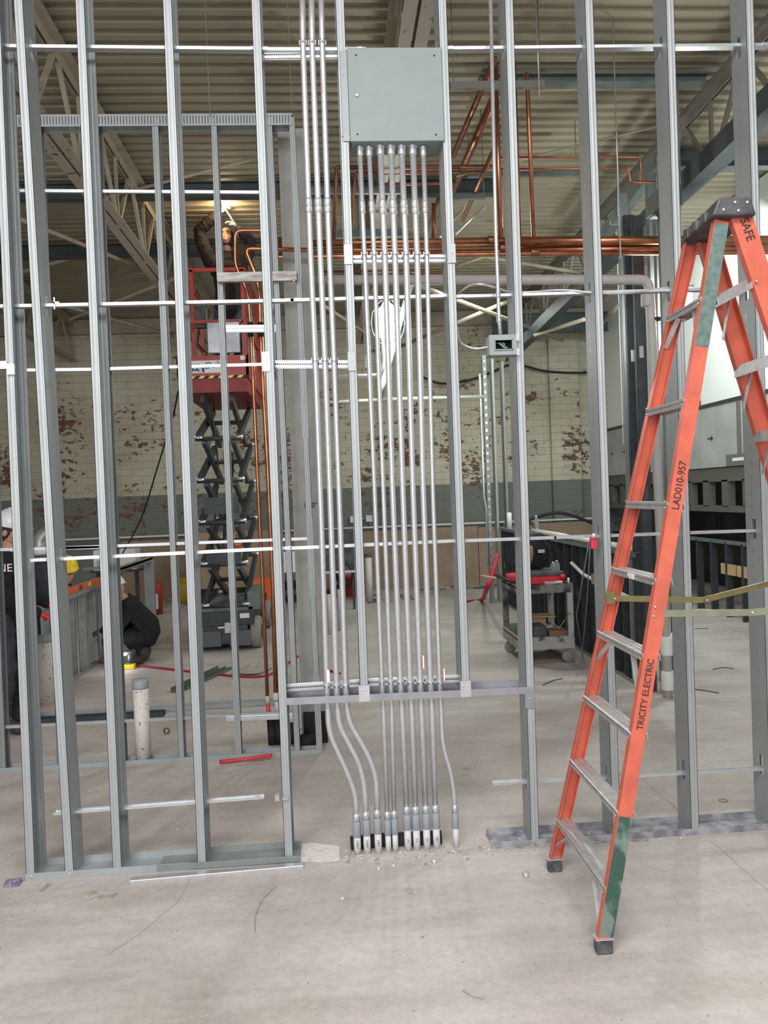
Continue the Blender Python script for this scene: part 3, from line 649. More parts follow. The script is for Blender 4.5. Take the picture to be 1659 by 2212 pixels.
# ============================================================ JUNCTION BOX, ITS CONDUIT AND CABLES
jx0, jz0 = P(1057, 768, Y=-.03).x, P(1057, 768, Y=-.03).z; jx1, jz1 = P(1117, 723, Y=-.03).x, P(1117, 723, Y=-.03).z
jb = thing('junction_box', 'open square junction box with wires showing, fixed to the first right stud', 'electrical box', ((jx0 + jx1) / 2, -.01, jz0))
h = MB(); h.box((jx0, -.035, jz0), (jx1 - .006, -.032 + .07, jz0 + .002)); h.box((jx0, -.035, jz1 - .002), (jx1 - .006, .038, jz1)); h.box((jx0, -.035, jz0), (jx0 + .002, .038, jz1)); h.box((jx1 - .008, -.035, jz0), (jx1 - .006, .038, jz1)); h.box((jx0, .036, jz0), (jx1 - .006, .038, jz1))
h.build('body', GALV, jb)
h = MB(); b_ = .024; w_ = jx1 - .006
h.box((jx0, -.04, jz0), (w_, -.036, jz0 + b_)); h.box((jx0, -.04, jz1 - b_), (w_, -.036, jz1)); h.box((jx0, -.04, jz0 + b_), (jx0 + b_ + .004, -.036, jz1 - b_)); h.box((w_ - b_, -.04, jz0 + b_), (w_, -.036, jz1 - b_))
h.box((jx0 + .028, -.046, jz0 + .022), (w_ - .020, -.040, jz0 + .027)); h.box((jx0 + .028, -.046, jz1 - .027), (w_ - .02, -.040, jz1 - .022)); h.box((jx0 + .024, -.046, jz0 + .022), (jx0 + .029, -.040, jz1 - .022)); h.box((w_ - .024, -.046, jz0 + .022), (w_ - .019, -.040, jz1 - .022))
h.build('mud_ring', GALV_OLD, jb)
MB().box((jx0 + .004, .030, jz0 + .004), (w_ - .004, .034, jz1 - .004)).build('inside', INK, jb)
for i, mm in enumerate((mat('green_wire', (.02, .25, .10), .4), WHITE, mat('green_wire', (0, 0, 0)), WHITE, INK)):
    MB().tube(smooth_pts([(jx0 + .03 + .008 * i, .02, jz1 - .03), (jx0 + .045 + .01 * i, -.02, jz0 + .06), (jx0 + .08, -.015, jz0 + .035 + .004 * i), (w_ - .03, .01, jz0 + .045)]), .0018, 6).build('wire', mm, jb)
MB().box((w_, -.04, jz0 - .004), (w_ + .012, -.034, jz0 + .03)).box((w_, -.04, jz1 - .03), (w_ + .012, -.034, jz1 + .004)).build('ear', ZINC, jb)
jt = Vector(((jx0 + jx1) / 2 + .004, .0, jz1))
up_ = [jt, P(1078, 690, Y=0), P(1071, 500, Y=0), P(1058, -60, Y=0)]; up_[0] = P(1081, 724, Y=0)
cu_ = tag(MB().tube(up_, .0095, 12).build('conduit', EMT), 'thin bright conduit rising straight up from the junction box', 'conduit')
for yy in (637, 690): c, dd = atz(up_, P(1075, yy, Y=0).z); coupling(c, dd, .0095, cu_, ZINC, .03)
def armoured(pts, lab, r=.0065):
    pts = smooth_pts(pts, 8); L_ = 0; h = MB()
    dense = []
    for a, b in zip(pts, pts[1:]):
        n = max(1, int((b - a).length / .0035))
        for k in range(n): dense.append(a.lerp(b, k / n))
    rs = [r * (1 if i % 2 else .86) for i in range(len(dense))]
    return tag(h.tube(dense, rs, 8).build('armoured_cable', ALU), lab, 'cable', 'armoured cables at the junction box')
armoured([P(1058, 749, Y=0), P(1030, 753, Y=.0), P(1008, 748, Y=.02), P(992, 735, Y=.06), P(985, 700, Y=.12)], 'armoured cable sagging left from the junction box to the panel stud')
armoured([P(984, 645, Y=.11), P(993, 632, Y=.09), P(1015, 617, Y=.04), P(1038, 614, Y=.0), P(1065, 620, Y=.02), P(1090, 628, Y=.05), P(1105, 631, Y=.07), P(1150, 631, Y=.06), P(1200, 627, Y=.07), P(1240, 628, Y=.06), P(1275, 632, Y=.05), P(1340, 634, Y=.05), P(1400, 627, Y=.06), P(1440, 622, Y=.07), P(1500, 616, Y=.07)], 'long armoured cable arching over the head-height bridging channel')
# ============================================================ LADDER
def orient(): pass
lad = thing('step_ladder', 'tall orange fibreglass step ladder with black cap standing open in front of the right studs', 'ladder', (1.2, -.6, 0))
ZT = 2.80
nf = P(1292, 2030, Y=-.925); nt_ = P(1546, 462, Y=-.87); ff = P(1183, 1858, Y=-.245); ft = P(1478, 512, Y=-.575)
def line(a, b, z): return a + (b - a) * ((z - a.z) / (b.z - a.z))
def channel(a, b, w, f, sgn, m, name, zs=None, wtop=None):   # a,b = front outer corner; web runs +x, flanges toward sgn*y
    h = MB(); t = .004; ax = Vector((1, 0, 0)); d = (b - a).normalized(); ay = Vector((0, sgn, 0)); w2 = wtop or w
    ax = (ax - d * ax.dot(d)).normalized()
    def pr(w): return [(0, 0), (w, 0), (w, f), (w - t, f), (w - t, t), (t, t), (t, f), (0, f)]
    p0 = [a + ax * u + ay * v for u, v in pr(w)]; p1 = [b + ax * u + ay * v for u, v in pr(w2)]; n = 8
    h.add(p0 + p1, [(i, (i + 1) % n, n + (i + 1) % n, n + i) for i in range(n)] + [tuple(range(n))[::-1], tuple(range(n, 2 * n))])
    return h.build(name, m, lad), ax, d
NF = line(nf, nt_, .058); NT = line(nf, nt_, ZT - .02); FF = line(ff, ft, .058); FT = line(ff, ft, ZT - .02)
r1, AX, DN = channel(NF, NT, .056, .03, 1, ORANGE, 'front_rail'); r2, _, DF = channel(FF, FT, .056, .03, -1, ORANGE, 'front_rail')
# rear rails
rnT = P(1576, 462, Y=-.87); rnB = P(1641, 647, Y=-.885); dz = (rnB - rnT) / (rnB.z - rnT.z); rnT = rnT + dz * (ZT - .02 - rnT.z); rn0 = rnT + dz * (.058 - rnT.z); rn0.y = -.925
def rfar(x, y):   # rear far rail lies in the plane of the far side
    z = P(x, y, Y=-.45).z
    for _ in range(6): z = P(x, y, Y=-.575 + (ZT - z) * (.33 / ZT)).z
    return P(x, y, Y=-.575 + (ZT - z) * (.33 / ZT))
rfT = rfar(1497, 505); rfM = rfar(1624, 932); dz2 = (rfM - rfT) / (rfM.z - rfT.z); rfT2 = rfT + dz2 * (ZT - .02 - rfT.z); rf0 = rfT + dz2 * (.058 - rfT.z)
r3, AXR, DR = channel(rn0, rnT, .084, .03, 1, ORANGE, 'rear_rail'); r4, _, _ = channel(rf0, rfT2, .084, .03, -1, ORANGE, 'rear_rail')
# feet
def foot(c, w, sgn, dx=1):
    o = MB().box((c.x - .004, min(c.y - .006 * sgn, c.y + .036 * sgn), .0), (c.x + w + .004, max(c.y - .006 * sgn, c.y + .036 * sgn), .056)).build('foot', mat('worn_rubber', (.13, .13, .135), .7, 0, 0, 30, .3, 60, col2=(.035, .035, .04)), lad, bevel=.006)
    MB().box((c.x - .008, min(c.y - .010 * sgn, c.y + .038 * sgn), .057), (c.x + w + .008, max(c.y - .010 * sgn, c.y + .038 * sgn), .062)).build('collar', ALU, o)
foot(line(nf, nt_, .04), .056, 1); foot(line(ff, ft, .04), .056, -1); foot(rn0 + dz * -.02, .084, 1); foot(rf0 + dz2 * -.02, .084, -1)
# steps: heights measured where each step meets the rails
far_ = [(1208, 1780), (1237, 1645), (1265, 1508), (1293, 1368), (1322, 1228), (1350, 1086), (1397, 885), (1440, 683)]
near_ = [(1312, 1905), (1340, 1748), (1367, 1578), (1393, 1410), (1417, 1250), (1443, 1086), (1478, 865), (1516, 645)]
def zon(a, b, x, y):
    z = 1.
    for _ in range(12): q = line(a, b, z); z = P(x, y, Y=q.y).z
    return z
STEPZ = []
for i, (fa, ne) in enumerate(zip(far_, near_)):
    z = (zon(ff, ft, *fa) + zon(nf, nt_, *ne)) / 2; STEPZ.append(z)
    A = line(nf, nt_, z) + Vector((.0, .006, 0)); B = line(ff, ft, z) + Vector((.0, -.006, 0))
    h = MB(); W2 = .060; x_ = Vector((1, 0, 0)); u_ = Vector((-.08, 0, 1)).normalized()
    pr = [(-.004, -.026), (.0, -.026), (.002, -.004), (W2, -.004), (W2 + .002, -.026), (W2 + .004, -.026), (W2 + .004, .002), (W2 * .8, .004), (W2 * .6, .002), (W2 * .4, .004), (W2 * .2, .002), (.0, .004), (-.004, .002)]
    h.prism(pr, A, B, x_, u_); s = h.build('step', ALU, lad)
    g = MB(); g.bar(A + Vector((-.0045, 0, -.008)), B + Vector((-.0045, 0, -.008)), .001, .002); g.build('groove', mat('groove', (.16, .16, .16), .6), s)
    for q, sg_ in ((A, -1), (B, 1)):
        for k in (.006, -.018): MB().lathe([(.0045, 0), (.004, .003)], q + Vector((-.006, -sg_ * .012, k)), (-1, 0, 0), 8).build('rivet', ZINC, s)
z = STEPZ[4]; q = line(nf, nt_, z).lerp(line(ff, ft, z), .5) + Vector((-.0065, 0, -.011)); MB().box((q.x - .0015, q.y - .03, q.z - .011), (q.x + .0015, q.y + .02, q.z + .010)).box((q.x - .0015, q.y + .02, q.z - .004), (q.x + .0015, q.y + .035, q.z + .010)).build('torn_label', LBL, lad)
# diagonal step braces
def brace(a, b, m=ALU, w=.022): return MB().bar(a, b, .004, w, up=(1, 0, 0)).build('brace', m, lad)
for zi in (0, 3, 7):
    z = STEPZ[zi]; A = line(nf, nt_, z); B = line(ff, ft, z); A2 = line(nf, nt_, z - .19); B2 = line(ff, ft, z - .13)
    brace(A.lerp(B, .32) + Vector((.02, 0, -.02)), A2 + Vector((.02, .01, 0))); brace(A.lerp(B, .78) + Vector((.02, 0, -.02)), B2 + Vector((.02, -.01, 0)))
# rear horizontals
for (fx, fy), zz in (((1553, 655), None), ((1595, 805), None), ((1632, 945), None), ((0, 0), 1.25), ((0, 0), .75), ((0, 0), .3)):
    if zz is None:
        z = 2.
        for _ in range(10): q = rfT + dz2 * (z - rfT.z); z = P(fx, fy, Y=q.y).z
    else: z = zz
    q = rfT + dz2 * (z - rfT.z); r = rnT + dz * (z - rnT.z); r.y = -.87 - (ZT - z) * .055 / ZT
    h = MB(); h.bar(q + Vector((.0, -.002, 0)), r + Vector((.0, .002, 0)), .003, .046); h.bar(q + Vector((.02, -.002, .023)), r + Vector((.02, .002, .023)), .04, .003)
    o = h.build('rear_bar', ALU, lad)
    MB().bar(q.lerp(r, .25) + Vector((.03, 0, 0)), q + Vector((.03, -.01, -.16)), .003, .02).build('rear_brace', ALU, o)
    for k in (r,): MB().lathe([(.006, 0), (.004, .004)], k + Vector((.012, -.008, 0)), (0, -1, 0), 8).build('rivet', ZINC, o)
# cap
nl = P(1543, 466, Y=-.90); nr = P(1634, 466, Y=-.90); tl = P(1552, 427, Y=-.90); trr = P(1620, 430, Y=-.90)
fl_ = ft.x - .03
cz0 = nl.z; cz1 = tl.z
h = MB(); y0, y1 = -.905, -.545
fx = ft.x - nl.x - .005
v = []
for y, dx in ((y0, 0), (y1, fx + .01)):
    for p in ((nl.x - .01, cz0), (nr.x + .0, cz0), (trr.x, cz1), (tl.x, cz1)): v.append((p[0] + dx, y, p[1]))
h.add(v, [(0, 1, 2, 3), (7, 6, 5, 4), (0, 4, 5, 1), (1, 5, 6, 2), (2, 6, 7, 3), (3, 7, 4, 0)])
capo = h.build('cap', BLACKP, lad, bevel=.008)
for k in range(3):
    yk = y0 + .09 + .09 * k; f = (yk - y0) / (y1 - y0); MB().box((nl.x - .013 + fx * f, yk - .02, cz0 - .002), (nl.x + .03 + fx * f, yk + .02, cz1 - .03)).build('cap_rib', BLACKP, capo, bevel=.004)
for (x, y) in ((1563, 453), (1588, 437), (1595, 455), (1614, 437)): MB().lathe([(.007, 0), (.006, .003), (.003, .005)], P(x, y, Y=-.906), (0, -1, 0), 10).build('rivet', ZINC, capo)
# green tape wraps on the near front rail
def tape(x0, y0, x1, y1, m):
    za = P(x0, y0, Y=-.93).z; zb = P(x1, y1, Y=-.93).z; a = line(nf, nt_, za); b = line(nf, nt_, zb)
    h = MB(); ay = Vector((0, -1, 0)); a2 = a + AX * .002 + ay * .0012; b2 = b + AX * .002 + ay * .0012
    h.add([a2, a2 + AX * .0545, b2 + AX * .0545, b2], [(0, 1, 2, 3)]); h.add([a2 + AX * .0545, a2 + AX * .0555 - ay * .02, b2 + AX * .0555 - ay * .02, b2 + AX * .0545], [(0, 1, 2, 3)]); return h.build('tape_wrap', m, lad)
tape(1300, 2022, 1350, 1765, GREEN); tape(1520, 740, 1550, 468, GREEN2)
# spreaders
jn = P(1437, 1325, Y=-.90); z = jn.z
def sp(ptsl, m):
    h = MB()
    for a, b in zip(ptsl, ptsl[1:]): h.bar(a, b, .004, .026)
    return h.build('spreader', m, lad)
a = line(nf, nt_, z) + Vector((.05, .0, 0)); c = P(1625, 1323, Y=-.875); e = rnT + dz * (z - rnT.z); s1 = sp([a, c, Vector((e.x, -.875, e.z + .0))], mat('zinc_yellow', (.55, .55, .40), .35, .85, .2, 14))
MB().lathe([(.006, 0), (.004, .004)], c + Vector((0, -.003, 0)), (0, -1, 0), 8).build('rivet', ZINC, s1)
zb = P(1330, 1292, Y=-.42).z
a = line(ff, ft, zb); a = Vector((a.x + .02, a.y - .03, zb)); c = P(1520, 1296, Y=a.y); e = rfT + dz2 * (zb + .03 - rfT.z)
s2 = sp([a, c, Vector((e.x, a.y, zb + .06))], BRASS); MB().box((a.x - .030, a.y - .012, zb - .022), (a.x + .008, a.y - .006, zb + .032)).build('bracket', BRASS, s2)
for q in (a, c): MB().lathe([(.006, 0), (.004, .004)], q + Vector((.01, -.012, 0)), (0, -1, 0), 8).build('rivet', ZINC, s2)
for yy in (1312, 1332):
    zz = P(1420, yy, Y=-.93).z; q = line(nf, nt_, zz); MB().lathe([(.006, 0), (.004, .004)], q + AX * .012 + Vector((0, -.001, 0)), (0, -1, 0), 8).build('rivet', ZINC, lad)
# stencilled lettering
def onrail(x, y, s, size, m=INK, flip=1, sx=1.0):
    zz = P(x, y, Y=-.93).z; q = line(nf, nt_, zz) + AX * .030 + Vector((0, -.0012, 0)); n = Vector((0, -1, 0))
    right = DN * flip; up = n.cross(right); text('stencil', s, size, q, right, up, m, lad, sx=sx)
onrail(1398, 1500, 'TRICITY ELECTRIC', .036, sx=.92); onrail(1471, 1045, 'LAD010-957', .040, sx=.9)
zz = P(1617, 502, Y=-.88).z; q = rnT + dz * (zz - rnT.z) + AXR * .046 + Vector((0, -.0015, 0)); right = -DR; up = Vector((0, -1, 0)).cross(right); q.y = -.873; q = q
rr_ = MB(); text('stencil', 'SAFE', .05, q, right, up, INK, lad, sx=.85)
# ============================================================ SECOND STUD WALL (1.6 m further back)
Y2 = 1.595; g2 = 'studs of the second wall'
xl = P(-60, 1670, Y=Y2).x; xr = P(695, 1628, Y=Y2).x
track(-2.75, xr, .092, .032, 'floor_track', 'floor track of the second wall, with snips and dust on it', GALV, y0=Y2, up=.0005, grp='floor tracks')
TZ0, TZ1 = P(400, 271, Y=Y2).z, P(400, 247, Y=Y2).z
sl = thing('slotted_head_track', 'slotted steel head track of the second wall high at the upper left', 'track', (-1.3, Y2, TZ1))
xs1 = P(632, 255, Y=Y2).x
h = MB(); xx = -2.75; TZt = TZ1 + .003
h.box((-2.75, Y2 - .003, TZ0 - .002), (xs1, Y2, TZ0 + .010)); h.box((-2.75, Y2 - .003, TZ1 - .010), (xs1, Y2, TZ1 + .002))
while xx < xs1 - .02: h.box((xx, Y2 - .003, TZ0 + .01), (xx + .015, Y2, TZ1 - .01)); xx += .020
h.build('front_lip', GALV, sl); MB().box((-2.75, Y2, TZt - .001), (xs1, Y2 + .092, TZt + .002)).build('web', GALV_OLD, sl)
h = MB(); xx = -2.75; yb = Y2 + .092
h.box((-2.75, yb, TZ0 - .002), (xs1, yb + .003, TZ0 + .010)); h.box((-2.75, yb, TZ1 - .010), (xs1, yb + .003, TZ1 + .002))
while xx < xs1 - .02: h.box((xx, yb, TZ0 + .01), (xx + .015, yb + .003, TZ1 - .01)); xx += .020
h.build('back_lip', GALV_OLD, sl)
for b_, t_, lab, gm in (((5, 1650), (-45, 300), 'second-wall stud at the far left edge', GALV_OLD), ((130, 1650), (80, 300), 'second-wall stud showing between the first two near studs', GALV_OLD), ((263, 1645), (208, 300), 'second-wall stud half hidden behind the third near stud', GALV_OLD), ((392, 1635), (336, 300), 'second-wall stud left of the lift', GALV), ((515, 1627), (463, 300), 'second-wall stud crossing the lift worker', GALV), ((642, 1620), (583, 300), 'second-wall stud just right of the copper drops', GALV), ((690, 1620), (632, 300), 'last second-wall stud, in front of the grey column', GALV)):
    o = stud_px(b_, t_, Y=Y2 + .003, depth=.086, z1=TZ1 - .02, holes=(.31, 1.5, 2.7, 3.87), fl=.040, side=-1).build('wall_stud', gm); tag(o, lab, 'stud', g2)
for a, b, lab in (((0, 413), (560, 417), 'top bridging rail of the second wall'), ((60, 800), (240, 798), 'bridging rail of the second wall at the far left'), ((240, 797), (590, 787), 'thin bridging rail of the second wall in front of the lift platform'), ((0, 1187), (215, 1182), 'waist-high bridging rail of the second wall, left piece'), ((142, 1183), (668, 1163), 'waist-high bridging rail of the second wall, right piece'), ((0, 1570), (420, 1549), 'low bridging rail of the second wall, left piece'), ((425, 1547), (640, 1538), 'low bridging rail of the second wall, right piece')):
    A = P(*a, Y=Y2 + .045); B = P(*b, Y=Y2 + .045); tag(MB().bar(A, B, .03, .012).bar(A + Vector((0, -.015, .0)), B + Vector((0, -.015, 0)), .003, .02).build('bridging_rail', ZINC if 'low' not in lab else GALV), lab, 'rail', 'bridging rails of the second wall')
# cross bars clamped on the second wall
A = P(470, 600, Y=Y2 - .02); B = P(641, 597, Y=Y2 - .02)
o = tag(MB().bar(A, B, .035, .062).build('cross_bar', mat('weathered_bar', (.55, .53, .50), .55, .4, 0, 14, col2=(.28, .26, .24), stretch=(.6, 1, 3))), 'pale weathered steel bar screwed across two second-wall studs under the copper mains', 'bar')
screw(P(635, 606, Y=Y2 - .04), o, r=.009)
for yy, nm in ((710, 'upper'), (1553, 'lower')):
    A = P(488, yy, Y=Y2 + .02); B = P(600 if yy < 1000 else 632, yy - (1 if yy < 1000 else 5), Y=Y2 + .02); hh = .05 if yy < 1000 else .035
    tag(MB().bar(A + Vector((0, 0, hh / 4)), B + Vector((0, 0, hh / 4)), .012, hh * .36).bar(A - Vector((0, 0, hh / 4)), B - Vector((0, 0, hh / 4)), .012, hh * .36).bar(A + Vector((0, .01, 0)), B + Vector((0, .01, 0)), .01, hh).build('pipe_support', ZINC), nm + ' bright double rail bracing the two copper drops', 'rail', 'rails holding the copper drops')
# grey column (H section)
c0 = P(672, 1595, Y=1.98)
ibeam((-.285, 2.0, 0), (-.285, 2.0, 4.42), .24, .2, 'steel_column', 'broad grey steel column behind the tall conduits, handwritten mark on its web', 'column', mat('column_paint', (.44, .44, .41), .5, .0, .25, 5, .06, 60))
colo = [o for o in COL.objects if o.name == 'steel_column'][0]
mk = P(670, 1092, Y=1.875); text('ink_mark', '14\'0"', .05, (mk.x, 1.87, mk.z), (1, 0, 0), (0, 0, 1), INK, colo)
tag(MB().box((-.37, 1.83, .0), (-.20, 1.872, .22)).build('foam_scrap', INSUL), 'dark foam standing at the foot of the grey column', 'foam')
a = P(655, 1612, Z=.05); tag(MB().tube([Vector((-.42, 1.72, .05)), Vector((-.28, 1.745, .06))], .045, 16).build('foam_roll', INSUL), 'cut black foam tube lying at the column foot inside the track', 'foam')
tag(MB().tube([Vector((-.36, 1.80, .09)), Vector((-.36, 1.70, .12))], .038, 16, caps=False).build('foam_roll', INSUL), 'second cut foam tube, its open end facing forward at the column foot', 'foam')
# white steel-capped pipes coming out of the slab
def bollard(x, yb, yt, Yv, r, lab, capm=PVC):
    b = P(x, yb, Z=0); zt = P(x, yt, Y=b.y).z; t = thing('stub_pipe', lab, 'pipe', (b.x, b.y, 0), 'capped stub pipes')
    MB().lathe([(r, 0), (r, zt - .04)], (b.x, b.y, 0), n=24).build('pipe', mat('spattered_white', (.68, .65, .60), .55, 0, 0, 48, .05, 60, col2=(.20, .15, .12), thr=(.345, .375)), t)
    MB().lathe([(r + .002, zt - .06), (r + .003, zt - .05), (r + .003, zt - .01), (r - .004, zt), (.01, zt + .002)], (b.x, b.y, 0), n=24).build('tape_cap', capm, t); return t
bollard(311, 1646, 1467, 0, .052, 'white rust-spotted stub pipe with grey taped top, standing in front of the second wall track')
bollard(103, 1520, 1372, 0, .078, 'wider white stub pipe with torn grey cap behind the first two near studs')
bollard(799, 1300, 1196, 0, .058, 'far pale green-white stub pipe near the kraft boards', mat('rust_cap', (.12, .10, .08), .8))
bollard(717, 1370, 1272, 0, .05, 'pale stub pipe with dark cap seen between the tall conduits', BLACK)
bollard(738, 1362, 1262, 0, .04, 'narrow greenish stub pipe beside the dark-capped one', BLACK)
# red pex tube and insulated drops
dz_ = Y2 + .16
def drop(l, r, lab):
    pts = [P(x, y, Y=dz_) for x, y in l]; t = thing('copper_drop', lab, 'pipe', (pts[-1].x, dz_, 0), 'copper drops by the fifth stud')
    MB().pipe(pts, r, 12, bend=.05).build('pipe', COPPER, t); return t, pts
t1, p_ = drop([(586, 603), (586, 498), (508, 498), (508, 572), (536, 633), (541, 700), (552, 930), (560, 1108), (567, 1250), (578, 1515)], .0135, 'left copper drop with a square loop at its top')
c = p_[-1]; MB().lathe([(.018, 0), (.018, .06)], c - Vector((0, 0, .02)), n=14).build('fitting', mat('beige_fitting', (.55, .42, .35), .5), t1)
MB().tube([c, c - Vector((-.012, 0, .18))], .014, 12).build('pex_tube', RED, t1); MB().tube([Vector((c.x + .014, c.y, c.z - .11)), Vector((c.x + .022, c.y, .035))], [.026, .030], 14).build('insulation', INSUL, t1)
t2, p_ = drop([(700, 541), (529, 537), (552, 592), (561, 633), (563, 718), (570, 863), (578, 1000), (590, 1271), (596, 1505)], .0165, 'right thicker copper drop turning down from the copper main')
c = p_[-1]; MB().lathe([(.021, 0), (.024, .02), (.024, .05), (.018, .06)], c - Vector((0, 0, .03)), n=14).build('fitting', mat('cream_fitting', (.55, .55, .48), .5), t2)
MB().tube([c, c - Vector((-.008, 0, .16))], .015, 12).build('pex_tube', mat('clear_pex', (.55, .53, .52), .4), t2); MB().tube([Vector((c.x + .005, c.y, c.z - .12)), Vector((c.x + .012, c.y, .035))], [.026, .030], 14).build('insulation', INSUL, t2)
q = P(628, 1562, Y=dz_); tag(MB().tube([q, Vector((q.x + .01, q.y, .035))], [.022, .030], 14).build('insulated_pipe', INSUL), 'third black insulated pipe end beside the two copper drops', 'pipe')
for t, xx in ((t1, 541), (t2, 563)):
    q = P(xx, 712, Y=dz_); MB().lathe([(.02, -.05), (.02, .05)], q, n=12).build('pipe_clamp', BLACK, t)
q0 = P(478, 1637, Z=.02); q1 = P(588, 1634, Z=.02)
tag(MB().tube(smooth_pts([Vector((q0.x, 1.50, .018)), Vector((q0.x + .2, 1.49, .03)), Vector((q1.x, 1.52, .035))]), .0125, 12).build('pex_tube', RED), 'short red plastic tube lying in front of the second wall track', 'tube')
# loose tracks lying on the floor beyond
def loose(a, b, w, hgt, lab, m=GALV):
    A = P(*a, Z=.02); B = P(*b, Z=.02); A.z = B.z = .002; d = (B - A).normalized(); s = d.cross(Vector((0, 0, 1))); t = .003
    return tag(MB().prism([(-w / 2, 0), (w / 2, 0), (w / 2, hgt), (w / 2 - t, hgt), (w / 2 - t, t), (-w / 2 + t, t), (-w / 2 + t, hgt), (-w / 2, hgt)], A, B, s, (0, 0, 1)).build('loose_channel', m), lab, 'channel', 'loose channels on the floor')
loose((0, 1552), (640, 1512), .095, .035, 'long steel track lying on the floor behind the second wall'); loose((60, 1558), (355, 1541), .09, .04, 'dark short track in front of the long loose track', DARKG)
loose((378, 1492), (480, 1443), .09, .045, 'green-grey track lying askew beyond the fourth near stud', mat('green_steel', (.14, .18, .16), .5, .3)); loose((400, 1487), (500, 1442), .03, .03, 'narrow channel lying beside the askew track', MATS['green_steel'])
# ============================================================ COPPER MAINS AND UPPER PIPES
YC = 2.3
def cpipe(pts, r, lab, m=COPPER, grp='copper pipes overhead', bend=.05, nm='copper_pipe'):
    return tag(MB().pipe(pts, r, 12, bend=bend).build(nm, m), lab, 'pipe', grp)
def row(y0, y1, x0, x1, r, lab, Y=YC, m=COPPER): return cpipe([P(x0, y0, Y=Y), P(x1, y1, Y=Y)], r, lab, m)
row(521, 518, 1122, 1670, .034, 'upper wide copper main at the right'); row(541, 533, 1122, 1670, .046, 'widest copper main, second from the top at the right', Y=YC + .09)
cpipe([P(590, 527, Y=YC), P(1130, 519, Y=YC)], .026, 'upper copper main behind the conduits'); cpipe([P(590, 543, Y=YC), P(1130, 535, Y=YC)], .022, 'middle copper main behind the conduits')
cpipe([P(590, 498, Y=YC), P(592, 556, Y=YC), P(1130, 548, Y=YC), P(1670, 545, Y=YC)], .019, 'lowest slim copper main under the others', bend=.06)
for x in (1065, 1085): pass
for (x, y) in ((1063, 519), (1088, 535), (1155, 545)):
    q = P(x, y, Y=YC); tag(MB().lathe([(.030, -.035), (.032, -.03), (.032, .03), (.030, .035)], q, (1, 0, 0), 14).build('pipe_fitting', COPPER_DIM), {1063: 'copper sleeve on the upper main right of the panel stud', 1088: 'copper sleeve on the middle main beside the first right stud', 1155: 'copper clamp under the mains right of the first right stud'}[x], 'fitting', 'copper fittings')
cpipe([P(1069, 124, Y=YC), P(1082, 517, Y=YC)], .020, 'copper riser just left of the first right stud'); cpipe([P(1107, 133, Y=YC), P(1120, 520, Y=YC)], .027, 'wider copper riser just right of the first right stud')
cpipe([P(1134, 170, Y=YC + .15), P(1138, 157, Y=YC), P(1153, 517, Y=YC)], .017, 'thin bright copper riser with an elbow at its top')
cpipe([P(1068, 130, Z=5.05), P(978, 338, Z=5.05)], .026, 'copper pipe running away from the viewer, left of the risers', COPPER_DIM); cpipe([P(1066, 215, Z=4.95), P(1018, 322, Z=4.95), P(965, 440, Z=4.95)], .034, 'thicker copper pipe running away, with a drop fitting', COPPER_DIM)
cpipe([P(1066, 325, Z=4.6), P(1000, 475, Z=4.6)], .02, 'short copper pipe end over the hanging bracket', COPPER_DIM)
row(362, 360, 732, 1080, .02, 'copper cross pipe above the others under the box', 3.4, COPPER_DIM); row(374, 372, 770, 1050, .016, 'second copper cross pipe under the box', 3.4, COPPER_DIM); row(398, 396, 815, 985, .014, 'third copper cross pipe under the box', 3.4, COPPER_DIM)
cpipe([P(735, 362, Y=3.4), P(727, 362, Y=3.4), P(722, 520, Y=3.4)], .018, 'copper elbow drop behind the middle stud', COPPER_DIM); cpipe([P(775, 374, Y=3.4), P(768, 376, Y=3.4), P(755, 520, Y=3.4)], .015, 'copper elbow drop behind the first thin conduit', COPPER_DIM)
cpipe([P(1080, 341, Y=2.7), P(1383, 338, Y=2.7), P(1386, 400, Y=2.7)], .010, 'thin copper line turning down by the electrical box, upper one', bend=.03); cpipe([P(1080, 366, Y=2.6), P(1358, 364, Y=2.6), P(1362, 392, Y=2.6), P(1415, 394, Y=2.6)], .010, 'thin copper line turning down by the electrical box, lower one', bend=.03)
cpipe([P(937, 440, Y=3.0), P(937, 520, Y=3.0)], .018, 'short copper riser behind the rightmost thin conduit', COPPER_DIM)
for y_, lab in ((587, 'dull copper line below the mains behind the conduits'), (596, 'second dull copper line below the mains')): row(y_, y_ - 4, 690, 985, .012, lab, 3.4, COPPER_DIM)
# hangers (strut pieces)
def strutbar(a, b, Y, lab, m=STEELG, h_=.05):
    A = P(*a, Y=Y); B = P(*b, Y=Y); o = tag(MB().bar(A, B, .04, h_).build('hanger_bar', m), lab, 'hanger', 'hanger bars for the pipes')
    for q in (A.lerp(B, .04), A.lerp(B, .96)): MB().tube([q, Vector((q.x, q.y, deckz(q.y) + .02))], .004, 6).build('hanger_rod', mat('dark_rod', (.2, .2, .19), .5, .5), o)
    return o
strutbar((972, 186), (1175, 183), 1.95, 'dusty hanger bar carrying the copper risers', mat('dusty_bar', (.24, .22, .20), .6)); strutbar((975, 426), (1048, 424), 3.6, 'small hanger bar below the copper cross pipes'); strutbar((1010, 378), (1085, 376), 3.8, 'second small hanger bar beside the first right stud'); strutbar((1085, 376), (1252, 374), 3.8, 'pale hanger bar between the first two right studs')
strutbar((655, 412), (870, 412), 3.7, 'grey hanger bar crossing behind the conduits, upper', STEELG, .06); strutbar((700, 506), (870, 503), 4.4, 'grey hanger bar crossing behind the conduits, lower', STEELG, .08)
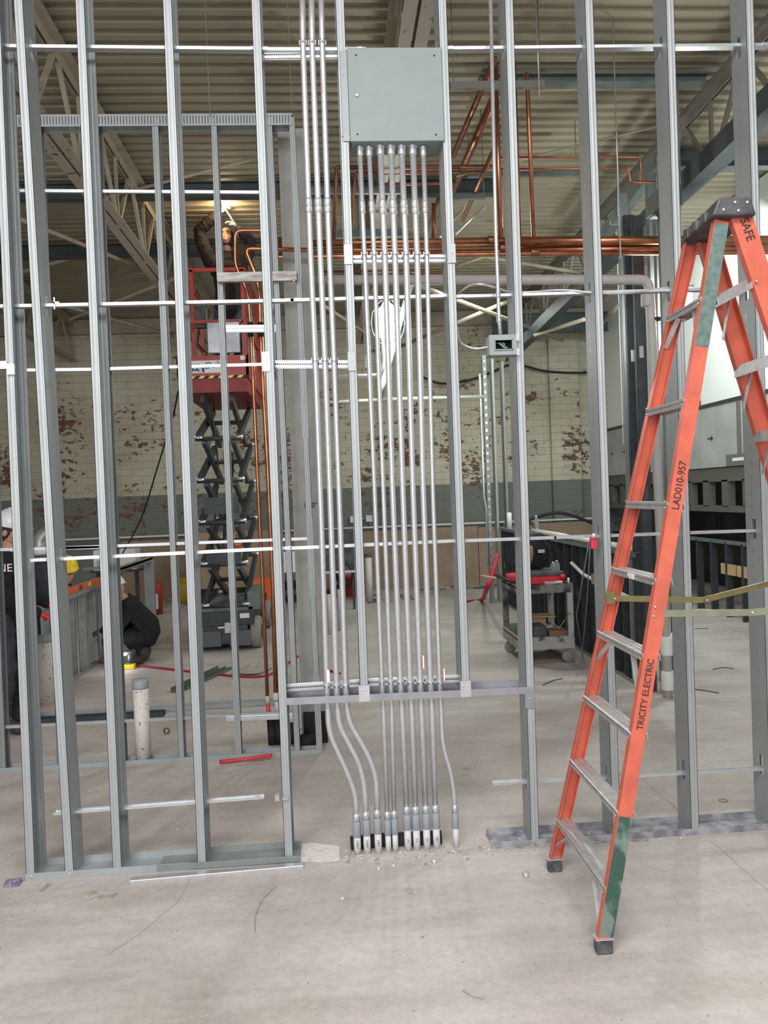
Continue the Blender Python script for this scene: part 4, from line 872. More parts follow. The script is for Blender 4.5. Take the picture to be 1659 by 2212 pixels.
for (a, b, lab) in (((1048, 445), (985, 505), 'bright rod slanting down left of the risers'), ((1005, 445), (945, 520), 'second bright rod slanting down')): tag(MB().tube([P(*a, Z=4.3), P(*b, Z=4.3)], .012, 8).build('rod', ZINC), lab, 'rod', 'slanting rods')
# grey vent pipe
YV = 2.5
vp = thing('vent_pipe', 'grey plastic vent pipe running level below the mains then down behind the ladder', 'pipe', (P(1432, 1505, Z=0).x, YV, 0))
vb = P(1432, 1500, Z=0); tx = P(1385, 605, Y=YV)
MB().pipe([P(668, 605, Y=YV), P(1402, 604, Y=YV), Vector((vb.x, YV, .0))], .040, 18, bend=.09).build('pipe', VENT, vp)
MB().lathe([(.048, -.05), (.050, -.045), (.050, .045), (.048, .05)], P(1398, 665, Y=YV) + Vector((0, 0, .06)), n=18).build('coupling', VENT, vp)
for yy in (1395, 1470): MB().lathe([(.048, -.08), (.052, -.07), (.052, .07), (.048, .08)], Vector((vb.x, YV, P(1430, yy, Y=YV).z)), n=18).build('coupling', WHITEPVC, vp)
for yy in (1375, 1475):
    z = P(1430, yy, Y=YV).z; MB().pipe([Vector((vb.x, YV, z - .02)), Vector((vb.x + .10, YV - .02, z + .02)), Vector((vb.x + .14, YV - .02, z + .02))], .03, 14, bend=.03).build('branch', WHITEPVC, vp)
z = P(1400, 690, Y=YV).z; MB().lathe([(.043, -.012), (.047, -.01), (.047, .01), (.043, .012)], Vector((vb.x, YV, z)), n=18).build('clamp', BLACK, vp)
# big bent vent in the centre, white lines
tag(MB().pipe([P(960, 400, Y=5.3), P(905, 560, Y=5.3), P(880, 640, Y=5.3), P(835, 800, Y=5.3), P(820, 860, Y=5.3)], .035, 12, bend=.1).build('drain_pipe', mat('dull_pipe', (.33, .33, .31), .5)), 'dull grey pipe slanting down behind the work light', 'pipe')
tag(MB().pipe([P(690, 818, Y=5), P(820, 812, Y=5), P(828, 790, Y=5), P(832, 700, Y=5)], .030, 12, bend=.06).build('water_pipe', WHITEPVC), 'white plastic pipe elbowing up to the work light', 'pipe')
tag(MB().pipe([P(700, 870, Y=6), P(850, 862, Y=6), P(1048, 857, Y=6)], .022, 10).build('water_pipe', mat('pale_green_pipe', (.50, .54, .48), .5)), 'pale pipe running level across the brick wall behind the conduits', 'pipe')
# ============================================================ WORK LIGHTS
def bulb(c, r, hgt, lab, pw):
    t = thing('work_light', lab, 'work light', c, 'temporary work lights'); b = MB().ell(c, (r, r, hgt), 16).build('bulb', BULB, t)
    MB().lathe([(.03, 0), (.03, .08)], c + Vector((0, 0, hgt * .9)), n=12).build('socket', WHITEPVC, t)
    h = MB()
    for k in range(6):
        q = math.pi * k / 3; pts = [c + Vector((math.cos(q) * r * 1.35 * math.sin(u), math.sin(q) * r * 1.35 * math.sin(u), hgt * 1.2 * math.cos(u))) for u in [math.pi * i / 8 for i in range(9)]]; h.tube(pts, .003, 5)
    h.build('cage', WHITE, t); MB().tube([c + Vector((0, 0, hgt)), Vector((c.x, c.y, deckz(c.y) + .02))], .006, 6).build('cord', mat('lamp_cord', (.3, .3, .28), .6), t); point('work_light_lamp', c + Vector((0, 0, -hgt - .06)), pw, (.93, 1, .93), .06); return t
bulb(P(838, 697, Y=5), .14, .22, 'glaring caged work light hanging behind the middle conduits', 120); bulb(P(1477, 635, Y=2.9), .06, .12, 'glaring caged work light seen between the ladder rails', 110)
tag(MB().tube([P(1468, 585, Y=2.9), P(1488, 565, Y=2.9), P(1490, 540, Y=2.9)], .006, 6).build('lamp_cord', WHITE), 'short white cord over the right work light', 'cord')
# hanging pull lamp
q = P(789, 783, Y=4.2); t = thing('pull_switch', 'white pull switch hanging on a cord beside the middle stud', 'switch', q); MB().tube([q, Vector((q.x, q.y, deckz(4.2)))], .004, 6).build('cord', WHITE, t); MB().lathe([(.018, -.06), (.02, -.05), (.02, .04), (.012, .06)], q, n=12).build('body', WHITE, t)
# ============================================================ RIGHT PARTITION (runs away from the viewer)
XR = 2.52
gp = 'studs of the right-hand partition'
def along(x, ybot, lab, m, w=.035, dpt=.09, ztop=None, ytop=None, X=XR, z0=0.):
    b = P(x, ybot, X=X); y = b.y; zt = ztop if ztop else P(ytop[0], ytop[1], X=X).z
    return tag(stud_mb((X, y, z0 + .002), (X, y, zt), depth=dpt, fl=.041, side=-1, holes=(.5, 1.7, 2.9), ux=(0, 1, 0), uy=(1, 0, 0)).build('partition_stud', m), lab, 'stud', gp)
i = 0
for xx, lab, m, zt in ((1352, 'tall partition stud with bright edge, farthest of the cluster', GALV_OLD, 4.35), (1362, 'second tall partition stud of the cluster beside the vent pipe', DARKG, 4.12), (1380, 'tall dark partition stud under the electrical box', DARKG, 4.05), (1413, 'tall partition stud right of the vent pipe', GALV_OLD, 4.55), (1440, 'tall bright partition stud behind the third right stud', GALV, 4.6)):
    along(xx, 1000, lab, m, ztop=zt, X=XR if xx < 1400 else 2.8)
# electrical box on the partition with its conduits
q = P(1397, 455, X=XR - .1); eb = thing('panel_box', 'dark electrical panel box high on the right partition', 'electrical box', q)
MB().box((XR - .02, q.y - .14, P(1397, 482, X=XR).z), (XR + .12, q.y + .16, P(1397, 438, X=XR).z)).build('enclosure', STEELD, eb); MB().box((XR - .035, q.y - .14, P(1397, 480, X=XR).z), (XR - .02, q.y + .16, P(1397, 440, X=XR).z)).build('door', mat('box_face', (.13, .145, .14), .6), eb)
for k, yy in enumerate((-.10, -.03, .04, .11)):
    tag(MB().tube([(XR + .05, q.y + yy, P(1397, 480, X=XR).z), (XR + .05, q.y + yy, 1.25)], .016, 10).build('conduit', GALV_OLD), ('nearest', 'second', 'third', 'farthest')[k] + ' conduit dropping from the dark panel box on the partition', 'conduit', 'conduits of the partition panel')
for xx, lab in ((1418, 'slim bright pipe beside the vent pipe'), (1432, 'second slim bright pipe beside the vent pipe')): b = P(xx, 1100, Y=2.7); tag(MB().tube([(b.x, 2.7, .02), (b.x, 2.7, 4.2)], .012, 10).build('conduit', ZINC), lab, 'conduit', 'slim pipes beside the vent')
# low partition (dark studs) running back
kw = thing('low_partition', 'low dark stud partition with capped top running back behind the tool cart', 'partition', (XR + .05, 5.5, 0))
KZ = 1.185; KY0, KY1 = 2.85, 8.55
MB().box((XR, KY0, KZ - .003), (XR + .10, KY1, KZ)).box((XR - .003, KY0, KZ - .045), (XR, KY1, KZ)).box((XR + .10, KY0, KZ - .045), (XR + .103, KY1, KZ)).build('top_track', STEELG, kw)
MB().box((XR, KY0, .0), (XR + .10, KY1, .003)).box((XR - .003, KY0, 0), (XR, KY1, .035)).build('bottom_track', GALV_OLD, kw)
MB().box((XR + .10, KY0, .004), (XR + .106, KY1, KZ - .05)).build('back_board', mat('dark_board', (.045, .05, .05), .8), kw)
y = KY0 + .02
while y < KY1: stud_mb((XR, y + .02, .004), (XR, y + .02, KZ - .004), depth=.098, side=-1, holes=(.6,), ux=(0, 1, 0), uy=(1, 0, 0)).build('stud', DARKG, kw); y += .30
tag(MB().pipe([(XR - .03, 2.95, .78), (XR - .03, 4.2, .86), (XR - .03, 4.6, .95)], .02, 10).build('water_pipe', WHITEPVC), 'white pipe run along the face of the low partition', 'pipe')
tag(MB().box((XR - .05, 3.7, .80), (XR - .01, 3.9, .90)).build('outlet_box', ALU), 'metal outlet box on the face of the low partition', 'box')
for k, (ya, yb, zz, lab) in enumerate(((2.9, 6.3, KZ + .035, 'long white plastic pipe lying on top of the low partition'), (5.1, 6.6, KZ + .035, 'shorter white pipe lying on the low partition toward its far end'))):
    tag(MB().tube([(XR + .03 + .04 * k, ya, zz - .005), (XR + .03 + .04 * k, yb, zz - .005)], .028, 12, caps=True).build('water_pipe', WHITEPVC), lab, 'pipe', 'white pipes on the low partition')
def bottle(c, lab, r=.032, hgt=.2, m=CLEAR):
    t = thing('water_bottle', lab, 'bottle', c, 'clear bottles'); MB().lathe([(r * .8, 0), (r, .01), (r, hgt * .25), (r * .92, hgt * .3), (r, hgt * .36), (r, hgt * .68), (r * .45, hgt * .9), (r * .42, hgt * .95)], c, n=14).build('body', m, t)
    MB().lathe([(r * .48, hgt * .94), (r * .48, hgt)], c, n=12).build('cap', WHITE, t)
bottle(Vector((XR + .05, P(1151, 1150, X=XR).y, KZ)), 'clear water bottle standing on the low partition beside the first right stud', .036, .24)
t = P(1094, 1145, X=XR); tag(MB().lathe([(.038, 0), (.04, .24), (.02, .25)], (XR + .05, t.y, KZ), n=14).build('cup', WHITE), 'white spray can standing on the far end of the low partition', 'can')
q = P(1273, 1160, Y=.07); t = thing('red_chalk_reel', 'red reel hanging over the waist-high channel beside the second right stud', 'reel', q + Vector((0, -.04, -.06))); MB().box((q.x - .014, -.0, q.z - .055), (q.x + .014, .03, q.z + .004)).build('body', RED, t, bevel=.004); MB().lathe([(.014, 0), (.014, .012)], (q.x, .0, q.z + .01), (0, -1, 0), 14).build('wheel', ALU, t)
tag(MB().tube([P(1272, 1170, Y=.05), P(1245, 1330, Y=1.2), P(1262, 1430, Z=.01)], .0035, 6).tube([P(1275, 1170, Y=.05), P(1268, 1300, Y=.6), P(1255, 1435, Z=.01)], .003, 6).build('chalk_line', mat('cord_grey', (.15, .16, .18), .8)), 'grey cord hanging from the red reel down to the floor', 'cord')
# far end posts of the low partition
rp = P(1052, 1290, X=2.35); 
pst = thing('strut_post', 'tall bright perforated strut post at the far end of the low partition', 'post', (2.36, 8.4, 0))
MB().box((2.33, 8.35, 0), (2.39, 8.42, 3.9)).build('post', GALV_OLD, pst); z = .3
while z < 3.8: MB().box((2.345, 8.344, z), (2.375, 8.349, z + .045)).build('perforation', ZINC, pst); z += .12
tag(stud_mb((2.5, 8.4, 0), (2.5, 8.4, 3.85), depth=.15).build('wall_stud', GALV), 'bright galvanised stud beside the perforated post, far behind', 'stud', 'far studs'); tag(stud_mb((2.66, 8.4, 0), (2.66, 8.4, 3.8), depth=.15).build('wall_stud', GALV_OLD), 'duller stud right of the bright far stud', 'stud', 'far studs')
tag(MB().tube([(2.30, 8.3, .6), (2.30, 8.3, 1.5), (2.27, 8.3, 1.7), (2.27, 8.3, 3.6)], .02, 10).build('conduit', ZINC), 'pair of bright conduits clamped to the far strut post', 'conduit')
q = P(1165, 775, Y=8); tag(MB().tube(smooth_pts([P(905, 810, Y=10.86), P(950, 828, Y=10.86), P(1010, 822, Y=10.86), P(1060, 805, Y=10.86), P(1110, 787, Y=10.86), P(1180, 802, Y=10.86), P(1260, 805, Y=10.86), P(1350, 795, Y=10.86)]), .022, 6).build('black_cable', BLACK), 'bundle of black cables drooping across the brick wall', 'cable')
tag(MB().tube(smooth_pts([P(1130, 1130, Y=9), P(1165, 1115, Y=9), P(1210, 1108, Y=9), P(1260, 1122, Y=9), P(1300, 1140, Y=9)]), .03, 6).build('black_hose', BLACK), 'black hose arched behind the low partition', 'hose')
tag(MB().tube(smooth_pts([P(385, 845, Y=5.6), P(372, 905, Y=6), P(340, 1010, Y=6.5), P(305, 1120, Y=7), P(262, 1200, Y=7.5)]), .010, 6).build('black_cable', BLACK), 'single black cable slanting down left from the lift basket', 'cable')
for (x, y) in ((763, 1122), (797, 1120)): c = P(x, y, Y=WY - .03); tag(MB().box((c.x - .06, WY - .09, c.z - .06), (c.x + .06, WY - .0, c.z + .06)).build('outlet_box', ALU), 'left metal outlet box on the grey wall band' if x < 780 else 'right metal outlet box on the grey wall band', 'box', 'wall outlet boxes')
c = P(780, 1121, Y=WY - .03); tag(MB().pipe([(P(768, 1122, Y=WY).x, WY - .04, c.z), (P(795, 1122, Y=WY).x, WY - .04, c.z)], .015, 8).tube([(P(800, 1125, Y=WY).x, WY - .04, c.z - .05), (P(800, 1140, Y=WY).x, WY - .04, 1.19)], .015, 8).build('conduit', ALU), 'short conduit joining the two wall outlet boxes', 'conduit')
# ============================================================ TOOL CART
ct = thing('tool_cart', 'dusty two-shelf plastic utility cart on casters, loaded with tools behind the first right stud', 'cart', (1.98, 4.35, 0))
cx0, cx1, cy0, cy1 = 1.72, 2.29, 3.93, 4.68; zt, zb = .80, .17
def shelf(z, name, m, th=.10):
    h = MB(); h.box((cx0, cy0, z - .02), (cx1, cy1, z)); h.box((cx0, cy0, z - th), (cx1, cy0 + .02, z + .02)); h.box((cx0, cy1 - .02, z - th), (cx1, cy1, z + .02)); h.box((cx0, cy0, z - th), (cx0 + .02, cy1, z + .02)); h.box((cx1 - .02, cy0, z - th), (cx1, cy1, z + .02))
    return h.build(name, m, ct, bevel=.004)
shelf(zt - .01, 'top_shelf', DUST, .07); shelf(zb + .09, 'bottom_shelf', DUSTL, .11)
for (x, y) in ((cx0 + .02, cy0 + .02), (cx1 - .045, cy0 + .02), (cx0 + .02, cy1 - .03), (cx1 - .045, cy1 - .03)): MB().box((x - .015, y - .015, zb + .05), (x + .045, y + .03, zt - .05)).build('leg', DUSTL if x > 2 else DUST, ct, bevel=.006)
for (x, y) in ((cx0 + .09, cy0 + .05), (cx1 - .06, cy0 + .05), (cx0 + .06, cy1 - .08), (cx1 - .08, cy1 - .08)):
    c = MB().lathe([(.02, -.018), (.062, -.018), (.064, 0), (.062, .018), (.02, .018)], (x, y, .064), (0, 1, 0) if x > 2 else (.5, 1, 0), 20).build('caster', TYRE, ct); MB().bar((x, y - .026, .06), (x + .02, y - .02, .155), .03, .006, up=(0, 1, 0)).box((x - .03, y - .03, .145), (x + .04, y + .03, .155)).build('fork', GALV_OLD, c)
MB().tube([(cx0 - .02, cy1 - .05, zt + .04), (cx0 - .07, cy1 - .03, zt + .05), (cx0 - .07, cy0 + .2, zt + .05), (cx0 - .0, cy0 + .12, zt + .03)], .015, 8).build('handle', BLACK, ct)
ztop = zt
def onto(name, lab, cat, m, lo, hi, bev=.0, grp=None): return tag(MB().box(lo, hi).build(name, m, None, bevel=bev), lab, cat, grp)
tb = thing('tool_case', 'open red and black tool case lying on top of the cart', 'tool case', (2.0, 4.35, ztop)); MB().box((1.86, 4.10, ztop - .005), (2.24, 4.50, ztop + .075)).build('tray', RED, tb, bevel=.006)
MB().box((1.85, 4.09, ztop + .075), (2.25, 4.51, ztop + .12)).build('lid', BLACKP, tb, bevel=.008)
tag(MB().lathe([(.10, 0), (.13, .0), (.14, .09), (.12, .09), (.11, .02)], (1.83, 4.3, ztop), n=20).build('red_tray', RED), 'round red tub at the left end of the cart top', 'tub')
# tool backpack
bp = thing('tool_bag', 'black tool backpack with tan lining leaning on the cart', 'bag', (2.07, 4.42, ztop + .12)); rot = Euler((0, .28, .2)).to_matrix().to_4x4()
MB().ell((2.06, 4.42, ztop + .30), (.15, .11, .21), 16, rot=rot).build('body', CLOTHB, bp); MB().ell((1.94, 4.33, ztop + .25), (.05, .05, .14), 12, rot=rot).build('pocket', mat('tan_cloth', (.30, .17, .07), .8), bp)
MB().tube(smooth_pts([(2.10, 4.30, ztop + .48), (2.2, 4.30, ztop + .38), (2.25, 4.3, ztop + .2)]), .014, 6).build('strap', CLOTHB, bp); MB().box((2.04, 4.29, ztop + .30), (2.11, 4.30, ztop + .335)).build('label', ALU, bp)
bottle(Vector((2.165, 4.18, ztop + .11)), 'left of the two small bottles on the tool case', .03, .1); bottle(Vector((2.215, 4.22, ztop + .11)), 'right of the two small bottles on the tool case', .03, .11)
tag(MB().tube([(2.12, 4.03, ztop + .012), (2.20, 3.99, ztop + .02)], .014, 10).build('tube_fitting', WHITEPVC), 'short white tube lying on the front of the cart top', 'fitting')
tag(MB().lathe([(.011, 0), (.011, .06)], (2.262, 3.985, ztop), n=10).build('marker', WHITE), 'white cap standing at the cart\'s front right corner', 'cap')
tag(MB().lathe([(.018, 0), (.018, .05), (.026, .05), (.026, .09)], (2.22, 4.03, ztop), n=12).build('valve', RED), 'red handled valve standing on the cart corner', 'valve')
onto('metal_box', 'flat grey metal piece on the front edge of the cart top', 'box', ALU, (2.02, 3.97, ztop), (2.14, 4.04, ztop + .025))
bz = zb + .09
onto('cardboard_box', 'open cardboard box on the lower shelf of the cart', 'box', KRAFT2, (1.92, 4.3, bz), (2.10, 4.55, bz + .16)); onto('cardboard_box', 'low flat cardboard box at the right of the lower shelf', 'box', mat('brown_box', (.22, .13, .09), .8), (2.05, 4.0, bz), (2.24, 4.2, bz + .06))
onto('plywood_piece', 'thin tan board resting across the open box on the lower shelf', 'board', WOOD, (1.95, 4.26, bz + .162), (2.2, 4.5, bz + .17)); onto('green_case', 'green lidded case on the left of the lower shelf', 'case', mat('green_case', (.09, .16, .06), .5), (1.74, 4.15, bz), (1.90, 4.55, bz + .07), .006)
onto('black_bag', 'black plastic bin in the middle of the lower shelf', 'bin', BLACKP, (1.88, 3.98, bz), (2.03, 4.25, bz + .12), .02)
tag(MB().bar((2.17, 4.08, bz + .065), (2.24, 4.08, bz + .16), .015, .004).build('paint_stick', WOOD), 'pale stick poking up from the lower shelf', 'stick')
# long stick and red strap at the cart's left
a = P(1075, 1198, Y=5.6); tag(MB().tube(smooth_pts([a, P(1062, 1245, Y=5.4), P(1050, 1275, Y=5.6), P(1040, 1296, Z=.02), P(1005, 1300, Z=.02)]), [.03] * 25, 6).build('red_strap', FLAG), 'red strap draped from the partition to the floor left of the cart', 'strap')
tag(MB().tube([P(1040, 1244, Y=4.9), P(1072, 1249, Y=4.8)], .012, 8).build('dowel', mat('dowel', (.55, .38, .28), .6)), 'wooden dowel sticking out left of the cart top', 'stick')
# ============================================================ SCISSOR LIFT
LX0, LX1, LY0, LY1 = -1.80, -1.04, 5.50, 7.35
lf = thing('scissor_lift', 'red and grey scissor lift raised high behind the left near studs', 'lift', ((LX0 + LX1) / 2, 6.4, 0))
MB().box((LX0 + .06, LY0, .30), (LX1 - .04, LY1, .46)).build('chassis', DARKG, lf, bevel=.01); MB().box((LX0 + .12, LY0 + .02, .08), (LX1 - .12, LY1 - .02, .30)).build('undercarriage', BLACKP, lf)
for x in (LX0 + .08, LX1 - .33): MB().box((x, LY0 - .02, .06), (x + .25, LY0 + .25, .24)).build('pothole_guard', mat('guard_grey', (.10, .11, .13), .5), lf, bevel=.005)
MB().box((LX0 + .10, LY0 + .1, .46), (LX1 - .06, LY1 - .3, .50)).build('deck_plate', STEELG, lf); MB().box((LX1 - .12, LY0 + .1, .46), (LX1 + .02, LY0 + .9, .68)).build('battery_box', mat('box_grey', (.15, .18, .17), .5), lf, bevel=.01)
for x in (LX0, LX1 - .09):
    for y in (LY0 + .17, LY1 - .25): w = MB().lathe([(.05, -.06), (.17, -.06), (.19, -.045), (.19, .045), (.17, .06), (.05, .06)], (x + .06, y, .19), (1, 0, 0), 26).build('wheel', TYRE, lf); MB().lathe([(.09, -.065), (.09, .065)], (x + .06, y, .19), (1, 0, 0), 16).build('hub', DARKG, w)
MB().box((-1.42, LY0 - .03, .22), (-1.32, LY0, .34)).build('control_plate', ALU, lf); MB().box((LX1 - .2, LY0 - .012, .385), (LX1 - .09, LY0 - .004, .44)).build('label', LBL, lf); MB().box((-1.42, LY0 - .015, .275), (-1.5, LY0 - .01, .295)).build('label', LBL, lf)
# scissor arms: crossing pairs in the YZ plane, seen end on, staggered in x
PZ = 3.02; n = 5; z0 = .52; dz_s = (PZ - z0) / n; ya, yb = LY0 + .12, LY1 - .35
for k in range(n):
    za = z0 + k * dz_s; zb_ = za + dz_s
    for sx in (-1, 1):
        xo = (LX0 + LX1) / 2 + sx * .24; xi = (LX0 + LX1) / 2 + sx * .17
        MB().bar((xo, ya, za + .02), (xo, yb, zb_ - .02), .05, .09).build('scissor_arm', DARKG, lf); MB().bar((xi, yb, za + .02), (xi, ya, zb_ - .02), .05, .09).build('scissor_arm', mat('arm_green', (.09, .11, .115), .45, .2), lf)
        for yy in (ya, yb): MB().lathe([(.028, -.05), (.028, .05)], (xo, yy, za + .01), (1, 0, 0), 12).build('pin', ZINC, lf)
    for yy in (ya, (ya + yb) / 2): MB().tube([((LX0 + LX1) / 2 - .27, yy, za if yy == ya else (za + zb_) / 2), ((LX0 + LX1) / 2 + .27, yy, za if yy == ya else (za + zb_) / 2)], .028, 10).build('cross_tube', DARKG, lf)
xm = (LX0 + LX1) / 2
for (z_, hz) in ((1.62, .20), (1.02, .14)): MB().box((xm - .2, ya - .02, z_), (xm + .2, ya + .04, z_ + hz)).build('cylinder_mount', DARKG, lf)
MB().tube([(xm, ya + .2, 1.1), (xm, yb - .3, 2.4)], .05, 12).build('hydraulic_cylinder', BLACKP, lf)
MB().tube(smooth_pts([(xm - .08, ya, 3.0), (xm - .02, ya, 2.2), (xm - .1, ya, 1.4), (xm - .16, ya, .7)]), .012, 6).build('hydraulic_hose', BLACK, lf)
# platform
pl0, pl1 = P(383, 820, Y=LY0).z, P(383, 770, Y=LY0).z; px0, px1 = P(382, 800, Y=LY0).x, P(537, 800, Y=LY0).x
MB().box((px0, LY0, pl0), (px1, LY0 + .03, pl1)).box((px0, LY0, pl0), (px0 + .03, LY1, pl1)).box((px1 - .03, LY0, pl0), (px1, LY1, pl1)).build('toe_board', REDP, lf)
MB().box((px0 + .02, LY0 + .01, pl0 - .16), (px1 - .02, LY1, pl0 + .01)).build('platform_deck', REDD, lf)
h = MB()
for k in range(7):
    x = px0 + .02 + k * (px1 - px0 - .05) / 7; w = .055; h.add([(x, LY0 - .004, pl0 + .004), (x + w, LY0 - .004, pl0 + .004), (x + w + .03, LY0 - .004, pl0 + .034), (x + .03, LY0 - .004, pl0 + .034)], [(0, 1, 2, 3)])
MB().box((px0, LY0 - .003, pl0 + .002), (px1, LY0 - .001, pl0 + .036)).build('stripe_band', BLACK, lf); h.build('hazard_stripe', YEL, lf)
sx0, sx1 = P(402, 800, Y=LY0).x, P(480, 800, Y=LY0).x; sz0, sz1 = P(440, 806, Y=LY0).z, P(440, 779, Y=LY0).z
sgn_ = MB().box((sx0, LY0 - .005, sz0), (sx1, LY0 - .001, sz1)).build('name_plate', LBL, lf)
BLUE = mat('blue_ink', (.03, .06, .22), .5)
text('lettering', 'Duke', .11, ((sx1 + P(462, 790, Y=LY0).x) / 2 - .03, LY0 - .008, (sz0 + sz1) / 2 + .02), (1, 0, .12), (0.15, 0, 1), BLUE, sgn_)
ar = P(426, 795, Y=LY0 - .008); h = MB(); h.tube([ar + Vector((-.09, 0, .03)), ar + Vector((.02, 0, .035)), ar + Vector((.07, 0, .0)), ar + Vector((.07, 0, -.05))], .014, 6); h.tube([ar + Vector((-.06, 0, -.04)), ar + Vector((-.05, 0, -.01)), ar + Vector((-.02, 0, -.03)), ar + Vector((0, 0, -.01)), ar + Vector((.02, 0, -.04))], .010, 6); h.build('emblem', BLUE, sgn_)
for x in (px0 + .04, px1 - .09): MB().box((x, LY0 - .005, pl1 - .06), (x + .05, LY0 - .001, pl1 - .01)).build('decal', LBL, lf)
# guard rails
tz = P(470, 583, Y=LY0 + .3).z; mz = P(470, 694, Y=LY0).z
rails_ = []
def gr(a, b, w=.042, m=REDP, nm='guard_rail'): MB().bar(a, b, w, w).build(nm, m, lf)
X0, X1 = px0 + .03, px1 - .04
lo_x = P(413, 600, Y=LY0 + .3).x
for (x, y, z_) in ((X0, LY0 + .02, mz), (X1, LY0 + .02, mz), (lo_x, LY0 + .3, tz), (X1 - .02, LY0 + .3, tz), (X0, LY1 - .05, tz), (X1, LY1 - .05, tz)): gr((x, y, pl1 - .05), (x, y, z_), nm='guard_post')
gr((X0 + .0, LY0 + .02, mz), (X1, LY0 + .02, mz)); gr((X0, LY0 + .3, tz), (X1, LY0 + .3, tz)); gr((X0, LY0 + .3, tz), (X0, LY1 - .05, tz)); gr((X1, LY0 + .3, tz), (X1, LY1 - .05, tz)); gr((X0, LY0 + .02, mz), (X0, LY1 - .05, mz)); gr((X1, LY0 + .02, mz), (X1, LY1 - .05, mz)); gr((X0, LY1 - .05, tz), (X1, LY1 - .05, tz))
a = P(446, 696, Y=LY0); b = P(520, 762, Y=LY0); MB().box((a.x, LY0 - .01, b.z), (b.x, LY0 + .01, a.z)).build('control_panel_cover', mat('cover_metal', (.42, .42, .46), .35, .7, 0, 3, col2=(.25, .25, .28)), lf, bevel=.01)
for (x, y) in ((455, 708), (457, 740), (492, 740), (500, 708)): MB().lathe([(.008, 0), (.006, .005)], P(x, y, Y=LY0 - .01), (0, -1, 0), 8).build('bolt', ZINC, lf)
a = P(420, 650, Y=LY0 + .1); MB().box((a.x - .0, LY0 + .06, P(420, 706, Y=LY0).z), (a.x + .12, LY0 + .14, P(420, 650, Y=LY0).z)).build('control_box', BLACKP, lf, bevel=.01); MB().tube(smooth_pts([a + Vector((.05, 0, -.3)), a + Vector((.02, 0, -.5)), a + Vector((.12, 0, -.62)), a + Vector((.06, 0, -.66))]), .01, 6).build('control_cable', BLACK, lf)
# ============================================================ OTHER THINGS BEYOND
def bucket(x, y, lab, m, r=.14, hgt=.36, nm='bucket'):
    b = P(x, y, Z=0); return tag(MB().lathe([(r * .85, 0), (r, hgt), (r * 1.04, hgt), (r * 1.04, hgt - .03), (r * .95, hgt - .01), (r * .82, .02)], (b.x, b.y, 0), n=20).build(nm, m), lab, 'bucket', None)
bucket(760, 1288, 'orange-red bucket on the floor left of the far stub pipe', REDP)
b = P(402, 1300, Z=0); tk = thing('gas_tank', 'yellow gas tank on the floor between the fourth near stud and the second-wall stud', 'tank', (b.x, b.y, 0)); MB().lathe([(.14, 0), (.17, .03), (.17, .28), (.13, .34), (.04, .37)], (b.x, b.y, 0), n=20).build('body', YELT, tk); MB().lathe([(.09, .35), (.10, .36), (.10, .44), (.09, .44)], (b.x, b.y, 0), n=16).build('collar', YELT, tk)
h = thing('extinguisher', 'red and white bucket of supplies behind the far post of the low stud wall', 'bucket', P(326, 1335, Z=0)); b = P(326, 1335, Z=0); MB().lathe([(.10, 0), (.115, .5), (.10, .52)], (b.x, b.y + .4, 0), n=16).build('body', REDP, h); MB().box((b.x - .03, b.y + .27, .1), (b.x + .06, b.y + .282, .34)).build('label', LBL, h); h.name = 'supply_bucket'
c = P(745, 1240, Y=8.4); hc = MB()
for k in range(4): hc.tube([c + Vector((math.cos(u) * (.11 + .012 * k), .015 * k, math.sin(u) * (.16 + .012 * k))) for u in [2 * math.pi * i / 16 for i in range(17)]], .012, 6)
tag(hc.build('hose_coil', BLACK), 'coil of black hose hanging above the orange bucket', 'hose')
ck = thing('tool_chest', 'dark tool chest on legs behind the first tall conduits', 'chest', (-.02, 8.6, 0)); MB().box((-.30, 8.4, .62), (.22, 8.9, 1.25)).build('body', BLACKP, ck, bevel=.01); MB().box((-.32, 8.38, .58), (.24, 8.92, .62)).build('top', ALU, ck)
for x in (-.28, .16): MB().box((x, 8.42, 0), (x + .04, 8.46, .6)).build('leg', DARKG, ck)
cbx = thing('power_tool_table', 'white box on a small dark stand seen between the fifth stud and the grey column', 'box', P(628, 1330, Z=0)); b = P(628, 1345, Z=0); MB().box((b.x - .2, b.y, .72), (b.x + .25, b.y + .3, 1.0)).build('box', LBL, cbx); MB().box((b.x - .2, b.y + .02, 0), (b.x - .16, b.y + .06, .72)).box((b.x + .2, b.y + .02, 0), (b.x + .24, b.y + .06, .72)).box((b.x - .2, b.y, .40), (b.x + .25, b.y + .3, .43)).build('stand', BLACKP, cbx); cbx.name = 'boxed_stand'
# dark low stack and orange lettered cartons behind the lift
b = P(520, 1300, Z=0); ob = thing('tool_carton', 'brown carton with orange ring emblem and white letters behind the lift arms', 'box', (b.x, 9.6, 0)); MB().box((-2.5, 9.6, .0), (-.6, 10.3, .30)).build('pallet', BLACK, ob); MB().box((-2.5, 9.55, .30), (-1.0, 10.2, 1.25)).build('carton', KRAFT, ob)
e_ = P(512, 1165, Y=9.54); MB().tube([e_ + Vector((math.cos(u) * .13, 0, math.sin(u) * .10)) for u in [math.pi * 2 * i / 20 for i in range(19)]], .03, 8).build('ring_emblem', ORG2, ob)
for s, x in (('H', 482), ('O', 512), ('K', 538)): q = P(x, 1160, Y=9.53); text('lettering', s, .12, q, (1, 0, 0), (0, 0, 1), WHITE, ob)
tag(MB().box((-1.55, 9.0, .30), (-1.05, 9.3, .48)).box((-1.5, 9.0, 0), (-1.1, 9.3, .30)).build('orange_case', ORG2), 'orange case standing behind the foot of the lift', 'case')
